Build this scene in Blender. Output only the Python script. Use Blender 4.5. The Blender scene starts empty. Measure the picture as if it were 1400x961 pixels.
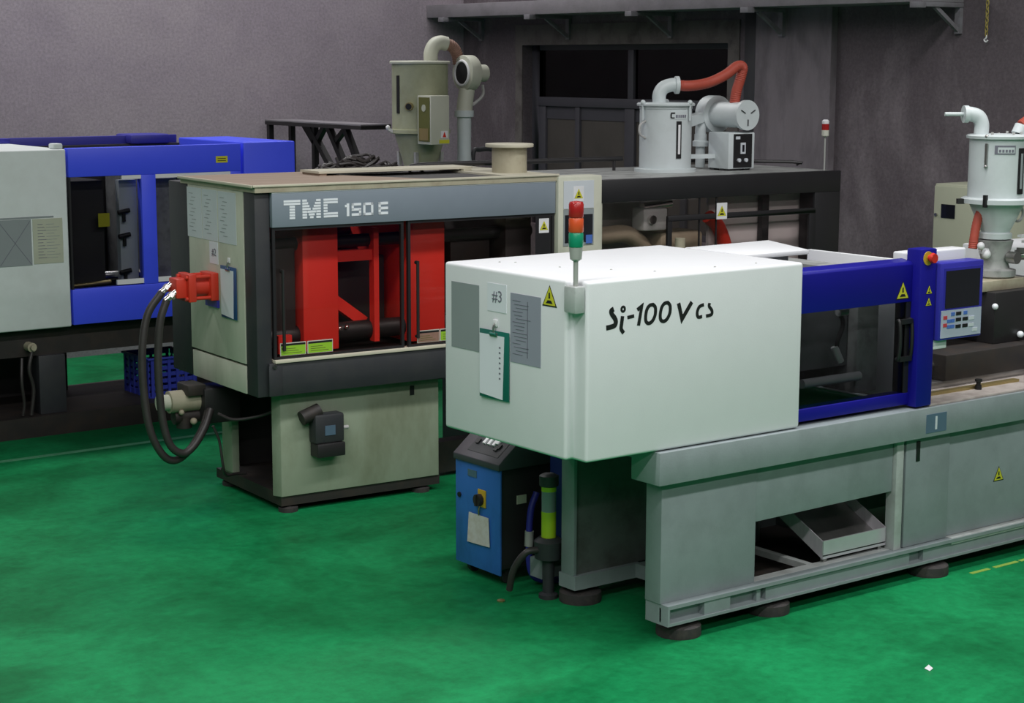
import bpy, bmesh, math, random
from mathutils import Vector, Matrix
random.seed(7)
scene = bpy.context.scene
col = scene.collection

# ------------------------------------------------------------------ camera
FPX = 2447.0
cam_d = bpy.data.cameras.new('camera')
cam = bpy.data.objects.new('camera', cam_d)
col.objects.link(cam)
cam_d.sensor_fit = 'HORIZONTAL'
cam_d.sensor_width = 36.0
cam_d.lens = 36.0 * FPX / 1400.0
cam_d.clip_end = 200
_p, _y, _r = 0.1593, 0.645, 0.0024
fw = Vector((math.sin(_y)*math.cos(_p), math.cos(_y)*math.cos(_p), -math.sin(_p)))
rt = Vector((math.cos(_y), -math.sin(_y), 0))
up = rt.cross(fw)
r2 = rt*math.cos(_r) + up*math.sin(_r)
u2 = -rt*math.sin(_r) + up*math.cos(_r)
M = Matrix(((r2.x, u2.x, -fw.x, -5.464), (r2.y, u2.y, -fw.y, -6.038), (r2.z, u2.z, -fw.z, 2.7), (0, 0, 0, 1)))
cam.matrix_world = M
scene.camera = cam

# ------------------------------------------------------------------ world, lamps, exposure
world = bpy.data.worlds.new('hall_ambient')
scene.world = world
world.use_nodes = True
bg = world.node_tree.nodes['Background']
bg.inputs['Color'].default_value = (0.86, 0.95, 1.0, 1)
bg.inputs['Strength'].default_value = 0.022

def lamp_row(x, y, z, sx, sy, power, color=(1.0, 0.99, 0.985)):
    d = bpy.data.lights.new('hall_lamp_row', 'AREA')
    d.shape = 'RECTANGLE'
    d.size = sx
    d.size_y = sy
    d.energy = power
    d.color = color
    d.spread = math.radians(165)
    o = bpy.data.objects.new('hall_lamp_row', d)
    o.location = (x, y, z)
    col.objects.link(o)
    return o
# long rows of ceiling tubes running along the hall
for yy, xc, ln, pw in ((-9.0, -4.5, 18, 640), (-4.6, -4.5, 18, 640), (-0.3, -1.0, 12, 400), (7.9, -0.2, 11, 290)):
    lamp_row(xc, yy, 6.3, ln, 0.5, pw)

vs = scene.view_settings
vs.view_transform = 'Standard'
vs.look = 'None'
vs.exposure = 0.0
vs.gamma = 1.0
vs.use_curve_mapping = False

# ------------------------------------------------------------------ materials
MATS = {}
def nodes_of(name):
    m = bpy.data.materials.new(name)
    m.use_nodes = True
    nt = m.node_tree
    return m, nt, nt.nodes['Principled BSDF']

def paint(name, c, rough=0.5, metal=0.0, var=0.12, scale=6.0, dirt=None, dirt_amt=0.0, dirt_scale=3.0, bump=0.0, bscale=60.0, stretch=(1, 1, 1), spec=0.5, dlo=0.45, dhi=0.7):
    """painted or plastic surface: base colour, soft blotches, optional dirt patches, fine relief"""
    m, nt, b = nodes_of(name)
    N, L = nt.nodes, nt.links
    tc = N.new('ShaderNodeTexCoord')
    mp = N.new('ShaderNodeMapping')
    mp.inputs['Scale'].default_value = stretch
    L.new(tc.outputs['Object'], mp.inputs['Vector'])
    n1 = N.new('ShaderNodeTexNoise')
    n1.inputs['Scale'].default_value = scale
    n1.inputs['Detail'].default_value = 6
    L.new(mp.outputs['Vector'], n1.inputs['Vector'])
    mix = N.new('ShaderNodeMixRGB')
    mix.inputs[1].default_value = (*[v*(1-var) for v in c], 1)
    mix.inputs[2].default_value = (*[min(1, v*(1+var)) for v in c], 1)
    L.new(n1.outputs['Fac'], mix.inputs[0])
    out = mix.outputs[0]
    if dirt is not None:
        n2 = N.new('ShaderNodeTexNoise')
        n2.inputs['Scale'].default_value = dirt_scale
        n2.inputs['Detail'].default_value = 8
        n2.inputs['Roughness'].default_value = 0.65
        L.new(mp.outputs['Vector'], n2.inputs['Vector'])
        cr = N.new('ShaderNodeValToRGB')
        cr.color_ramp.elements[0].position = dlo
        cr.color_ramp.elements[1].position = dhi
        cr.color_ramp.elements[1].color = (dirt_amt,)*3 + (1,)
        L.new(n2.outputs['Fac'], cr.inputs['Fac'])
        mx2 = N.new('ShaderNodeMixRGB')
        mx2.inputs[2].default_value = (*dirt, 1)
        L.new(cr.outputs['Color'], mx2.inputs[0])
        L.new(out, mx2.inputs[1])
        out = mx2.outputs[0]
    L.new(out, b.inputs['Base Color'])
    b.inputs['Roughness'].default_value = rough
    b.inputs['Metallic'].default_value = metal
    b.inputs['Specular IOR Level'].default_value = spec
    if bump > 0:
        n3 = N.new('ShaderNodeTexNoise')
        n3.inputs['Scale'].default_value = bscale
        n3.inputs['Detail'].default_value = 4
        L.new(mp.outputs['Vector'], n3.inputs['Vector'])
        bp = N.new('ShaderNodeBump')
        bp.inputs['Strength'].default_value = bump
        bp.inputs['Distance'].default_value = 0.01
        L.new(n3.outputs['Fac'], bp.inputs['Height'])
        L.new(bp.outputs['Normal'], b.inputs['Normal'])
    MATS[name] = m
    return m

def glass(name, tint, rough=0.03):
    m = bpy.data.materials.new(name)
    m.use_nodes = True
    nt = m.node_tree
    N, L = nt.nodes, nt.links
    N.remove(N['Principled BSDF'])
    tr = N.new('ShaderNodeBsdfTransparent')
    tr.inputs['Color'].default_value = (*tint, 1)
    gl = N.new('ShaderNodeBsdfGlossy')
    gl.inputs['Roughness'].default_value = rough
    lw = N.new('ShaderNodeLayerWeight')          # facing term is the same on both sides of the pane
    pw = N.new('ShaderNodeMath'); pw.operation = 'POWER'; pw.inputs[1].default_value = 5
    ma = N.new('ShaderNodeMath'); ma.operation = 'MULTIPLY_ADD'; ma.inputs[1].default_value = 0.9; ma.inputs[2].default_value = 0.022
    L.new(lw.outputs['Facing'], pw.inputs[0])
    L.new(pw.outputs[0], ma.inputs[0])
    mx = N.new('ShaderNodeMixShader')
    L.new(ma.outputs[0], mx.inputs[0])
    L.new(tr.outputs[0], mx.inputs[1])
    L.new(gl.outputs[0], mx.inputs[2])
    L.new(mx.outputs[0], N['Material Output'].inputs['Surface'])
    MATS[name] = m
    return m

def floor_mat():
    m, nt, b = nodes_of('green_epoxy')
    N, L = nt.nodes, nt.links
    tc = N.new('ShaderNodeTexCoord')
    def noise(s, d, r=0.5, dist=0.0):
        n = N.new('ShaderNodeTexNoise')
        n.inputs['Scale'].default_value = s
        n.inputs['Detail'].default_value = d
        n.inputs['Roughness'].default_value = r
        n.inputs['Distortion'].default_value = dist
        L.new(tc.outputs['Object'], n.inputs['Vector'])
        return n
    def ramp(src, p0, p1, c0, c1):
        c = N.new('ShaderNodeValToRGB')
        c.color_ramp.elements[0].position = p0
        c.color_ramp.elements[1].position = p1
        c.color_ramp.elements[0].color = (*c0, 1)
        c.color_ramp.elements[1].color = (*c1, 1)
        L.new(src.outputs['Fac'], c.inputs['Fac'])
        return c
    a = ramp(noise(0.9, 10, 0.66, 0.4), 0.40, 0.60, (0.005, 0.135, 0.042), (0.010, 0.235, 0.078))
    g = ramp(noise(16, 8, 0.75), 0.35, 0.68, (0.78, 0.78, 0.78), (1.14, 1.14, 1.14))
    mul = N.new('ShaderNodeMixRGB')
    mul.blend_type = 'MULTIPLY'
    mul.inputs[0].default_value = 1
    L.new(a.outputs['Color'], mul.inputs[1])
    L.new(g.outputs['Color'], mul.inputs[2])
    # pale scuff specks
    sp = ramp(noise(55, 3, 0.6), 0.735, 0.78, (0, 0, 0), (0.5, 0.5, 0.5))
    mx = N.new('ShaderNodeMixRGB')
    mx.inputs[2].default_value = (0.14, 0.40, 0.22, 1)
    L.new(sp.outputs['Color'], mx.inputs[0])
    L.new(mul.outputs['Color'], mx.inputs[1])
    L.new(mx.outputs['Color'], b.inputs['Base Color'])
    rr = ramp(noise(1.3, 6, 0.6, 0.4), 0.35, 0.7, (0.38,)*3, (0.55,)*3)
    L.new(rr.outputs['Color'], b.inputs['Roughness'])
    b.inputs['Specular IOR Level'].default_value = 0.07
    bp = N.new('ShaderNodeBump')
    bp.inputs['Strength'].default_value = 0.12
    bp.inputs['Distance'].default_value = 0.01
    L.new(noise(7, 5).outputs['Fac'], bp.inputs['Height'])
    L.new(bp.outputs['Normal'], b.inputs['Normal'])
    MATS['floor'] = m

def wall_mat(name, c_dark, c_mid, c_light, s_big, lo, hi, stretch):
    m, nt, b = nodes_of(name)
    N, L = nt.nodes, nt.links
    tc = N.new('ShaderNodeTexCoord')
    mp = N.new('ShaderNodeMapping')
    mp.inputs['Scale'].default_value = stretch
    L.new(tc.outputs['Object'], mp.inputs['Vector'])
    def noise(s, d, r=0.5, dist=0.0, src=mp):
        n = N.new('ShaderNodeTexNoise')
        n.inputs['Scale'].default_value = s
        n.inputs['Detail'].default_value = d
        n.inputs['Roughness'].default_value = r
        n.inputs['Distortion'].default_value = dist
        L.new(src.outputs[0] if src is mp else src.outputs['Object'], n.inputs['Vector'])
        return n
    n1 = noise(s_big, 9, 0.62, 0.3)
    cr = N.new('ShaderNodeValToRGB')
    cr.color_ramp.elements[0].position = lo
    cr.color_ramp.elements[1].position = hi
    cr.color_ramp.elements[0].color = (*c_mid, 1)
    cr.color_ramp.elements[1].color = (*c_light, 1)
    L.new(n1.outputs['Fac'], cr.inputs['Fac'])
    n2 = noise(s_big*2.3, 8, 0.68, 0.3)
    cr2 = N.new('ShaderNodeValToRGB')
    cr2.color_ramp.elements[0].position = 0.42
    cr2.color_ramp.elements[1].position = 0.72
    cr2.color_ramp.elements[1].color = (0.55, 0.55, 0.55, 1)
    L.new(n2.outputs['Fac'], cr2.inputs['Fac'])
    mx = N.new('ShaderNodeMixRGB')
    mx.inputs[2].default_value = (*c_dark, 1)
    L.new(cr2.outputs['Color'], mx.inputs[0])
    L.new(cr.outputs['Color'], mx.inputs[1])
    n3 = noise(40, 6, 0.7, 0, tc)
    cr3 = N.new('ShaderNodeValToRGB')
    cr3.color_ramp.elements[0].position = 0.32
    cr3.color_ramp.elements[1].position = 0.68
    cr3.color_ramp.elements[0].color = (0.80, 0.80, 0.80, 1)
    cr3.color_ramp.elements[1].color = (1.18, 1.18, 1.18, 1)
    L.new(n3.outputs['Fac'], cr3.inputs['Fac'])
    ml = N.new('ShaderNodeMixRGB')
    ml.blend_type = 'MULTIPLY'
    ml.inputs[0].default_value = 1
    L.new(mx.outputs[0], ml.inputs[1])
    L.new(cr3.outputs[0], ml.inputs[2])
    L.new(ml.outputs[0], b.inputs['Base Color'])
    b.inputs['Roughness'].default_value = 0.8
    bp = N.new('ShaderNodeBump')
    bp.inputs['Strength'].default_value = 0.2
    bp.inputs['Distance'].default_value = 0.01
    L.new(n3.outputs['Fac'], bp.inputs['Height'])
    L.new(bp.outputs['Normal'], b.inputs['Normal'])
    MATS[name] = m

floor_mat()
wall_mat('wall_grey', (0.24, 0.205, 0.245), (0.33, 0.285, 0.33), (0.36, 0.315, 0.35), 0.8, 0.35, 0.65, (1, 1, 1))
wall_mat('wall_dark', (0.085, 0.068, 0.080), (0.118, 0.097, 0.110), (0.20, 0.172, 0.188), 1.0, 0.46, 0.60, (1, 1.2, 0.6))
paint('pillar_grey', (0.21, 0.185, 0.205), 0.85, dirt=(0.08, 0.07, 0.08), dirt_amt=0.8, dirt_scale=2.2, stretch=(1, 1.6, 0.5), bump=0.2)
paint('plaster_stain', (0.14, 0.125, 0.12), 0.9, dirt=(0.06, 0.05, 0.05), dirt_amt=0.9, dirt_scale=5, bump=0.3)
paint('shelf_grey', (0.23, 0.215, 0.235), 0.75, dirt=(0.15, 0.14, 0.15), dirt_amt=0.7, dirt_scale=4, bump=0.15)
paint('steel_grey', (0.20, 0.195, 0.215), 0.55, dirt=(0.1, 0.09, 0.09), dirt_amt=0.6, dirt_scale=8)
paint('window_frame', (0.055, 0.053, 0.065), 0.6)
paint('frosted_pane', (0.075, 0.066, 0.06), 0.5, dirt=(0.05, 0.045, 0.04), dirt_amt=0.7, dirt_scale=3)
paint('dark_room', (0.012, 0.01, 0.008), 0.95)
paint('hood_white', (0.71, 0.725, 0.745), 0.42, var=0.03, scale=9, bump=0.05, bscale=160)
paint('base_grey', (0.235, 0.275, 0.285), 0.5, var=0.08, scale=14, dirt=(0.17, 0.20, 0.20), dirt_amt=0.5, dirt_scale=5, bump=0.06, bscale=120)
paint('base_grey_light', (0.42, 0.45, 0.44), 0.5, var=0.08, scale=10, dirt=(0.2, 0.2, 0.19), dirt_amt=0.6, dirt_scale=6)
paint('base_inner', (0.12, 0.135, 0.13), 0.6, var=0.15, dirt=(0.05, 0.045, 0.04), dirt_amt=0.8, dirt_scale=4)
paint('gate_blue', (0.006, 0.005, 0.22), 0.45, var=0.06, spec=0.3)
paint('left_blue', (0.06, 0.10, 1.0), 0.42, var=0.05, scale=12)
paint('left_blue_dark', (0.03, 0.03, 0.30), 0.5, var=0.1)
paint('left_white', (0.70, 0.75, 0.745), 0.5, var=0.05, scale=10, dirt=(0.58, 0.61, 0.59), dirt_amt=0.5, dirt_scale=3, bump=0.05, bscale=100)
paint('black_rubber', (0.02, 0.02, 0.02), 0.6, var=0.3)
paint('hose_black', (0.035, 0.03, 0.03), 0.45, var=0.3, scale=20)
paint('black_metal', (0.018, 0.017, 0.018), 0.45, var=0.3)
paint('dark_iron', (0.022, 0.019, 0.018), 0.6, var=0.4, dirt=(0.045, 0.03, 0.022), dirt_amt=0.6, dirt_scale=7)
paint('pad_grey', (0.03, 0.028, 0.028), 0.8, var=0.3, dirt=(0.08, 0.065, 0.055), dirt_amt=0.5, dirt_scale=20)
paint('bright_steel', (0.72, 0.72, 0.72), 0.3, metal=0.4, var=0.05)
paint('mold_grey', (0.16, 0.165, 0.17), 0.45, var=0.3, scale=12)
paint('chrome', (0.75, 0.74, 0.72), 0.22, metal=1.0, var=0.05)
paint('steel', (0.42, 0.41, 0.40), 0.38, metal=1.0, var=0.2, scale=15)
paint('stainless', (0.60, 0.58, 0.62), 0.32, metal=0.45, var=0.15, scale=8, stretch=(1, 6, 1))
paint('deck_tan', (0.42, 0.38, 0.35), 0.55, var=0.15, dirt=(0.16, 0.13, 0.11), dirt_amt=0.8, dirt_scale=6)
paint('ink_black', (0.008, 0.008, 0.009), 0.5)
paint('ink_grey', (0.16, 0.16, 0.20), 0.6)
paint('ink_white', (0.78, 0.82, 0.86), 0.5, var=0.03)
paint('paper', (0.72, 0.74, 0.80), 0.7, var=0.03)
paint('paper_tag', (0.62, 0.60, 0.58), 0.7, var=0.1, dirt=(0.45, 0.38, 0.30), dirt_amt=0.6, dirt_scale=18)
paint('notice_grey', (0.27, 0.30, 0.31), 0.35, var=0.06)
paint('notice_lilac', (0.30, 0.31, 0.38), 0.35, var=0.06)
paint('notice_pale', (0.58, 0.62, 0.66), 0.45, var=0.08)
paint('notice_cream', (0.44, 0.46, 0.36), 0.5, var=0.1)
paint('warn_yellow', (0.58, 0.56, 0.03), 0.5, var=0.06)
paint('sign_green', (0.28, 0.52, 0.03), 0.5, var=0.06)
paint('sign_pale', (0.55, 0.55, 0.48), 0.5)
paint('clip_teal', (0.01, 0.13, 0.10), 0.4)
paint('clip_blue', (0.02, 0.07, 0.20), 0.4)
paint('lamp_red', (0.35, 0.015, 0.015), 0.25)
paint('lamp_orange', (0.62, 0.085, 0.025), 0.25)
paint('lamp_green', (0.01, 0.26, 0.14), 0.25)
paint('pole_grey', (0.36, 0.37, 0.35), 0.45)
paint('control_blue', (0.03, 0.028, 0.34), 0.4)
paint('screen_black', (0.012, 0.013, 0.018), 0.15)
paint('keypad', (0.42, 0.46, 0.56), 0.5)
paint('key_blue', (0.07, 0.16, 0.50), 0.5)
paint('key_red', (0.5, 0.05, 0.06), 0.5)
paint('estop_red', (0.60, 0.03, 0.015), 0.35)
paint('estop_yellow', (0.55, 0.36, 0.03), 0.45)
paint('plate_blue', (0.085, 0.14, 0.20), 0.4, var=0.15)
paint('tcu_blue', (0.035, 0.15, 0.50), 0.4, var=0.05, dirt=(0.02, 0.07, 0.22), dirt_amt=0.6, dirt_scale=5, stretch=(1, 1, 0.5))
paint('tcu_dark', (0.06, 0.058, 0.07), 0.5, var=0.1)
paint('tube_fluid', (0.38, 0.55, 0.02), 0.25)
paint('tube_clear', (0.20, 0.24, 0.25), 0.15)
paint('brass', (0.45, 0.36, 0.16), 0.4, metal=0.8)
paint('tmc_beige', (0.29, 0.34, 0.25), 0.55, var=0.1, scale=5, dirt=(0.17, 0.19, 0.12), dirt_amt=0.75, dirt_scale=2.6, stretch=(1, 1, 0.45))
paint('tmc_cream', (0.56, 0.57, 0.47), 0.55, var=0.1, dirt=(0.32, 0.34, 0.26), dirt_amt=0.7, dirt_scale=3, stretch=(1, 1, 0.4))
paint('tmc_slate', (0.20, 0.24, 0.285), 0.5, var=0.06, scale=10)
paint('tmc_dark', (0.026, 0.028, 0.033), 0.55, var=0.12, dirt=(0.042, 0.042, 0.040), dirt_amt=0.5, dirt_scale=6)
paint('tmc_black', (0.012, 0.0115, 0.0135), 0.5, var=0.2)
paint('tmc_red', (0.93, 0.045, 0.030), 0.5, var=0.08, scale=5)
paint('cyl_red', (0.62, 0.04, 0.02), 0.4, var=0.08)
paint('plywood', (0.36, 0.27, 0.205), 0.75, var=0.18, scale=3, stretch=(0.6, 6, 1), dirt=(0.24, 0.17, 0.12), dirt_amt=0.6, dirt_scale=2)
paint('plywood_edge', (0.56, 0.53, 0.42), 0.75, var=0.12)
paint('dryer_white', (0.58, 0.635, 0.645), 0.4, var=0.05, dirt=(0.45, 0.49, 0.49), dirt_amt=0.4, dirt_scale=6)
paint('dryer_olive', (0.40, 0.415, 0.28), 0.5, var=0.08, dirt=(0.26, 0.26, 0.16), dirt_amt=0.6, dirt_scale=4)
paint('dryer_olive_pale', (0.52, 0.53, 0.44), 0.5, var=0.06)
paint('panel_olive', (0.12, 0.125, 0.03), 0.45)
paint('hose_red', (0.40, 0.065, 0.04), 0.6, var=0.15, scale=30)
paint('hose_brown', (0.28, 0.16, 0.12), 0.6, var=0.2, scale=30)
paint('cabinet_green', (0.42, 0.44, 0.33), 0.5, var=0.05)
paint('crate_blue', (0.03, 0.045, 0.36), 0.5, var=0.15)
paint('pipe_grey', (0.42, 0.42, 0.41), 0.4, dirt=(0.3, 0.29, 0.27), dirt_amt=0.6, dirt_scale=9)
paint('mech_grey', (0.34, 0.35, 0.34), 0.45, var=0.15, dirt=(0.1, 0.1, 0.1), dirt_amt=0.7, dirt_scale=9)
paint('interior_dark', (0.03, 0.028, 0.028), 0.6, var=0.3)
paint('tan_beige', (0.40, 0.37, 0.27), 0.6, var=0.12, dirt=(0.25, 0.2, 0.14), dirt_amt=0.6, dirt_scale=8)
paint('line_pale', (0.09, 0.33, 0.17), 0.55, var=0.2, scale=9, dirt=(0.03, 0.2, 0.09), dirt_amt=0.8, dirt_scale=7)
paint('tape_yellow', (0.22, 0.36, 0.06), 0.5, var=0.15)
paint('chain_yellow', (0.30, 0.24, 0.06), 0.5)
paint('white_plain', (0.75, 0.75, 0.77), 0.5)
glass('glass_gate', (0.58, 0.59, 0.60))
glass('glass_tmc', (0.89, 0.85, 0.84))
glass('glass_left', (0.72, 0.72, 0.74))
glass('glass_window', (0.35, 0.33, 0.32))

# ------------------------------------------------------------------ mesh helpers
def catmull(pts, k=8):
    pts = [Vector(p) for p in pts]
    P = [pts[0]*2 - pts[1]] + pts + [pts[-1]*2 - pts[-2]]
    out = []
    for i in range(1, len(P)-2):
        a, b, c, d = P[i-1], P[i], P[i+1], P[i+2]
        for j in range(k):
            t = j/k
            out.append(0.5*((2*b) + (c-a)*t + (2*a-5*b+4*c-d)*t*t + (3*b-a-3*c+d)*t**3))
    out.append(pts[-1])
    return out

class MB:
    def __init__(s):
        s.v, s.f, s.sm = [], [], []
    def add(s, vs, fs, smooth=False):
        o = len(s.v)
        s.v += [tuple(v) for v in vs]
        s.f += [tuple(i+o for i in f) for f in fs]
        s.sm += [smooth]*len(fs)
        return s
    def box(s, x0, x1, y0, y1, z0, z1):
        vs = [(x, y, z) for x in (x0, x1) for y in (y0, y1) for z in (z0, z1)]
        return s.add(vs, [(0, 1, 3, 2), (4, 6, 7, 5), (0, 4, 5, 1), (2, 3, 7, 6), (0, 2, 6, 4), (1, 5, 7, 3)])
    def prism(s, poly, axis, a0, a1):
        """poly: list of 2D points in the other two axes (order x,y,z without axis)"""
        n = len(poly)
        def mk(p, a):
            if axis == 'x': return (a, p[0], p[1])
            if axis == 'y': return (p[0], a, p[1])
            return (p[0], p[1], a)
        vs = [mk(p, a0) for p in poly] + [mk(p, a1) for p in poly]
        fs = [tuple(range(n-1, -1, -1)), tuple(range(n, 2*n))]
        fs += [(i, (i+1) % n, n+(i+1) % n, n+i) for i in range(n)]
        return s.add(vs, fs)
    def frame_xz(s, x0, x1, z0, z1, w, y0, y1):
        s.box(x0, x1, y0, y1, z0, z0+w); s.box(x0, x1, y0, y1, z1-w, z1)
        s.box(x0, x0+w, y0, y1, z0+w, z1-w); s.box(x1-w, x1, y0, y1, z0+w, z1-w)
        return s
    def bar(s, p0, p1, w, h=None):
        """square bar between two points"""
        h = h or w
        p0, p1 = Vector(p0), Vector(p1)
        d = (p1-p0).normalized()
        a = Vector((0, 0, 1)) if abs(d.z) < 0.95 else Vector((1, 0, 0))
        u = d.cross(a).normalized()*w/2
        v = d.cross(u).normalized()*h/2
        vs = [p+q for p in (p0, p1) for q in (-u-v, u-v, u+v, -u+v)]
        return s.add(vs, [(3, 2, 1, 0), (4, 5, 6, 7), (0, 1, 5, 4), (1, 2, 6, 5), (2, 3, 7, 6), (3, 0, 4, 7)])
    def cyl(s, p0, p1, r0, r1=None, n=24, cap=True):
        r1 = r0 if r1 is None else r1
        p0, p1 = Vector(p0), Vector(p1)
        d = (p1-p0).normalized()
        a = Vector((0, 0, 1)) if abs(d.z) < 0.95 else Vector((1, 0, 0))
        u = d.cross(a).normalized(); v = d.cross(u).normalized()
        vs = []
        for p, r in ((p0, r0), (p1, r1)):
            vs += [p + (u*math.cos(2*math.pi*i/n) + v*math.sin(2*math.pi*i/n))*r for i in range(n)]
        s.add(vs, [(i, (i+1) % n, n+(i+1) % n, n+i) for i in range(n)], True)
        if cap:
            s.add(vs[:n], [tuple(range(n-1, -1, -1))]); s.add(vs[n:], [tuple(range(n))])
        return s
    def tube(s, pts, r, n=12, k=8, smooth_path=True, ripple=0.0):
        P = catmull(pts, k) if smooth_path else [Vector(p) for p in pts]
        m = len(P)
        vs = []
        u = None
        for i in range(m):
            d = (P[min(i+1, m-1)] - P[max(i-1, 0)]).normalized()
            if u is None:
                a = Vector((0, 0, 1)) if abs(d.z) < 0.9 else Vector((1, 0, 0))
                u = d.cross(a).normalized()
            u = (u - d*u.dot(d)).normalized()
            v = d.cross(u)
            rr = r*(1 + (ripple if i % 2 else -ripple))
            vs += [P[i] + (u*math.cos(2*math.pi*j/n) + v*math.sin(2*math.pi*j/n))*rr for j in range(n)]
        fs = [(i*n+j, i*n+(j+1) % n, (i+1)*n+(j+1) % n, (i+1)*n+j) for i in range(m-1) for j in range(n)]
        s.add(vs, fs, ripple == 0)
        s.add(vs[:n], [tuple(range(n-1, -1, -1))]); s.add(vs[-n:], [tuple(range(n))])
        return s
    def lathe(s, prof, c=(0, 0, 0), n=32, smooth=True):
        vs = []
        for r, z in prof:
            vs += [(c[0]+r*math.cos(2*math.pi*i/n), c[1]+r*math.sin(2*math.pi*i/n), c[2]+z) for i in range(n)]
        m = len(prof)
        fs = [(k*n+i, k*n+(i+1) % n, (k+1)*n+(i+1) % n, (k+1)*n+i) for k in range(m-1) for i in range(n)]
        s.add(vs, fs, smooth)
        s.add(vs[:n], [tuple(range(n-1, -1, -1))]); s.add(vs[-n:], [tuple(range(n))])
        return s
    def ball(s, c, r, n=14, sz=1.0):
        prof = [(max(1e-4, r*math.sin(math.pi*i/8)), -r*sz*math.cos(math.pi*i/8)) for i in range(9)]
        return s.lathe(prof, c, n)
    def torus(s, c, R, r, axis='z', n=20, m=8, sc=(1, 1)):
        pts = []
        for i in range(n+1):
            a = 2*math.pi*i/n
            e, g = R*math.cos(a)*sc[0], R*math.sin(a)*sc[1]
            pts.append({'z': (c[0]+e, c[1]+g, c[2]), 'y': (c[0]+e, c[1], c[2]+g), 'x': (c[0], c[1]+e, c[2]+g)}[axis])
        return s.tube(pts, r, m, smooth_path=False)
    def build(s, name, mat, parent=None, bevel=0.0, seg=2, kind=None, label=None):
        me = bpy.data.meshes.new(name)
        me.from_pydata(s.v, [], s.f)
        me.validate()
        bm = bmesh.new(); bm.from_mesh(me)
        bmesh.ops.remove_doubles(bm, verts=bm.verts, dist=1e-6)
        bmesh.ops.recalc_face_normals(bm, faces=bm.faces)
        if bevel > 0:
            es = [e for e in bm.edges if len(e.link_faces) == 2 and e.calc_face_angle(0) > 0.6]
            bmesh.ops.bevel(bm, geom=es, offset=bevel, segments=seg, profile=0.5, affect='EDGES', clamp_overlap=True)
        bm.to_mesh(me); bm.free()
        for p in me.polygons:
            p.use_smooth = True
        try:
            me.set_sharp_from_angle(angle=math.radians(38))
        except Exception:
            pass
        me.materials.append(MATS[mat])
        o = bpy.data.objects.new(name, me)
        col.objects.link(o)
        if parent is not None: o.parent = parent
        if kind: o['kind'] = kind
        if label: o['label'] = label
        return o

def build_split(mb, name, mat, parent):
    """one object per separate piece of the builder"""
    par = list(range(len(mb.v)))
    def find(a):
        while par[a] != a:
            par[a] = par[par[a]]; a = par[a]
        return a
    key = {}
    for i, v in enumerate(mb.v):
        k = tuple(round(c, 6) for c in v)
        if k in key: par[find(i)] = find(key[k])
        else: key[k] = i
    for f in mb.f:
        for i in f[1:]: par[find(i)] = find(f[0])
    groups = {}
    for f in mb.f: groups.setdefault(find(f[0]), []).append(f)
    for fs in groups.values():
        m2 = MB(); ids = sorted({i for f in fs for i in f}); ix = {a: b for b, a in enumerate(ids)}
        m2.add([mb.v[i] for i in ids], [tuple(ix[i] for i in f) for f in fs])
        m2.build(name, mat, parent)

def thing(name, label, cat, loc=(0, 0, 0), rz=0.0, group=None):
    o = bpy.data.objects.new(name, None)
    o.empty_display_size = 0.1
    col.objects.link(o)
    o.location = loc
    o.rotation_euler = (0, 0, rz)
    o['label'] = label; o['category'] = cat
    if group: o['group'] = group
    return o
def tag(o, label, cat, group=None):
    o['label'] = label; o['category'] = cat
    if group: o['group'] = group
    return o
def B(*a): return MB().box(*a)

def text(name, s, size, mat, parent, org, xd, upd=(0, 0, 1), depth=0.0015, shear=0.0, sx=1.0, bold=0.0, fit=None):
    """raised lettering on a surface; org = lower left of the text, fit = (width, height)"""
    cu = bpy.data.curves.new(name, 'FONT')
    cu.body = s; cu.size = size; cu.shear = shear; cu.offset = bold; cu.extrude = depth/2
    cu.resolution_u = 3
    o = bpy.data.objects.new(name, cu)
    col.objects.link(o)
    dg = bpy.context.evaluated_depsgraph_get()
    me = bpy.data.meshes.new_from_object(o.evaluated_get(dg))
    bpy.data.objects.remove(o); bpy.data.curves.remove(cu)
    xs = [v.co.x for v in me.vertices]; ys = [v.co.y for v in me.vertices]
    fx = fy = 1.0
    if fit:
        fx = fit[0]/(max(xs)-min(xs)); fy = fit[1]/(max(ys)-min(ys))
    xd, upd, org = Vector(xd), Vector(upd), Vector(org)
    nr = xd.cross(upd)
    mx, my = min(xs), min(ys)
    for v in me.vertices:
        v.co = org + xd*((v.co.x-mx)*fx*sx) + upd*((v.co.y-my)*fy) + nr*(v.co.z)
    me.materials.append(MATS[mat])
    ob = bpy.data.objects.new(name, me)
    col.objects.link(ob)
    ob.parent = parent
    return ob

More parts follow.
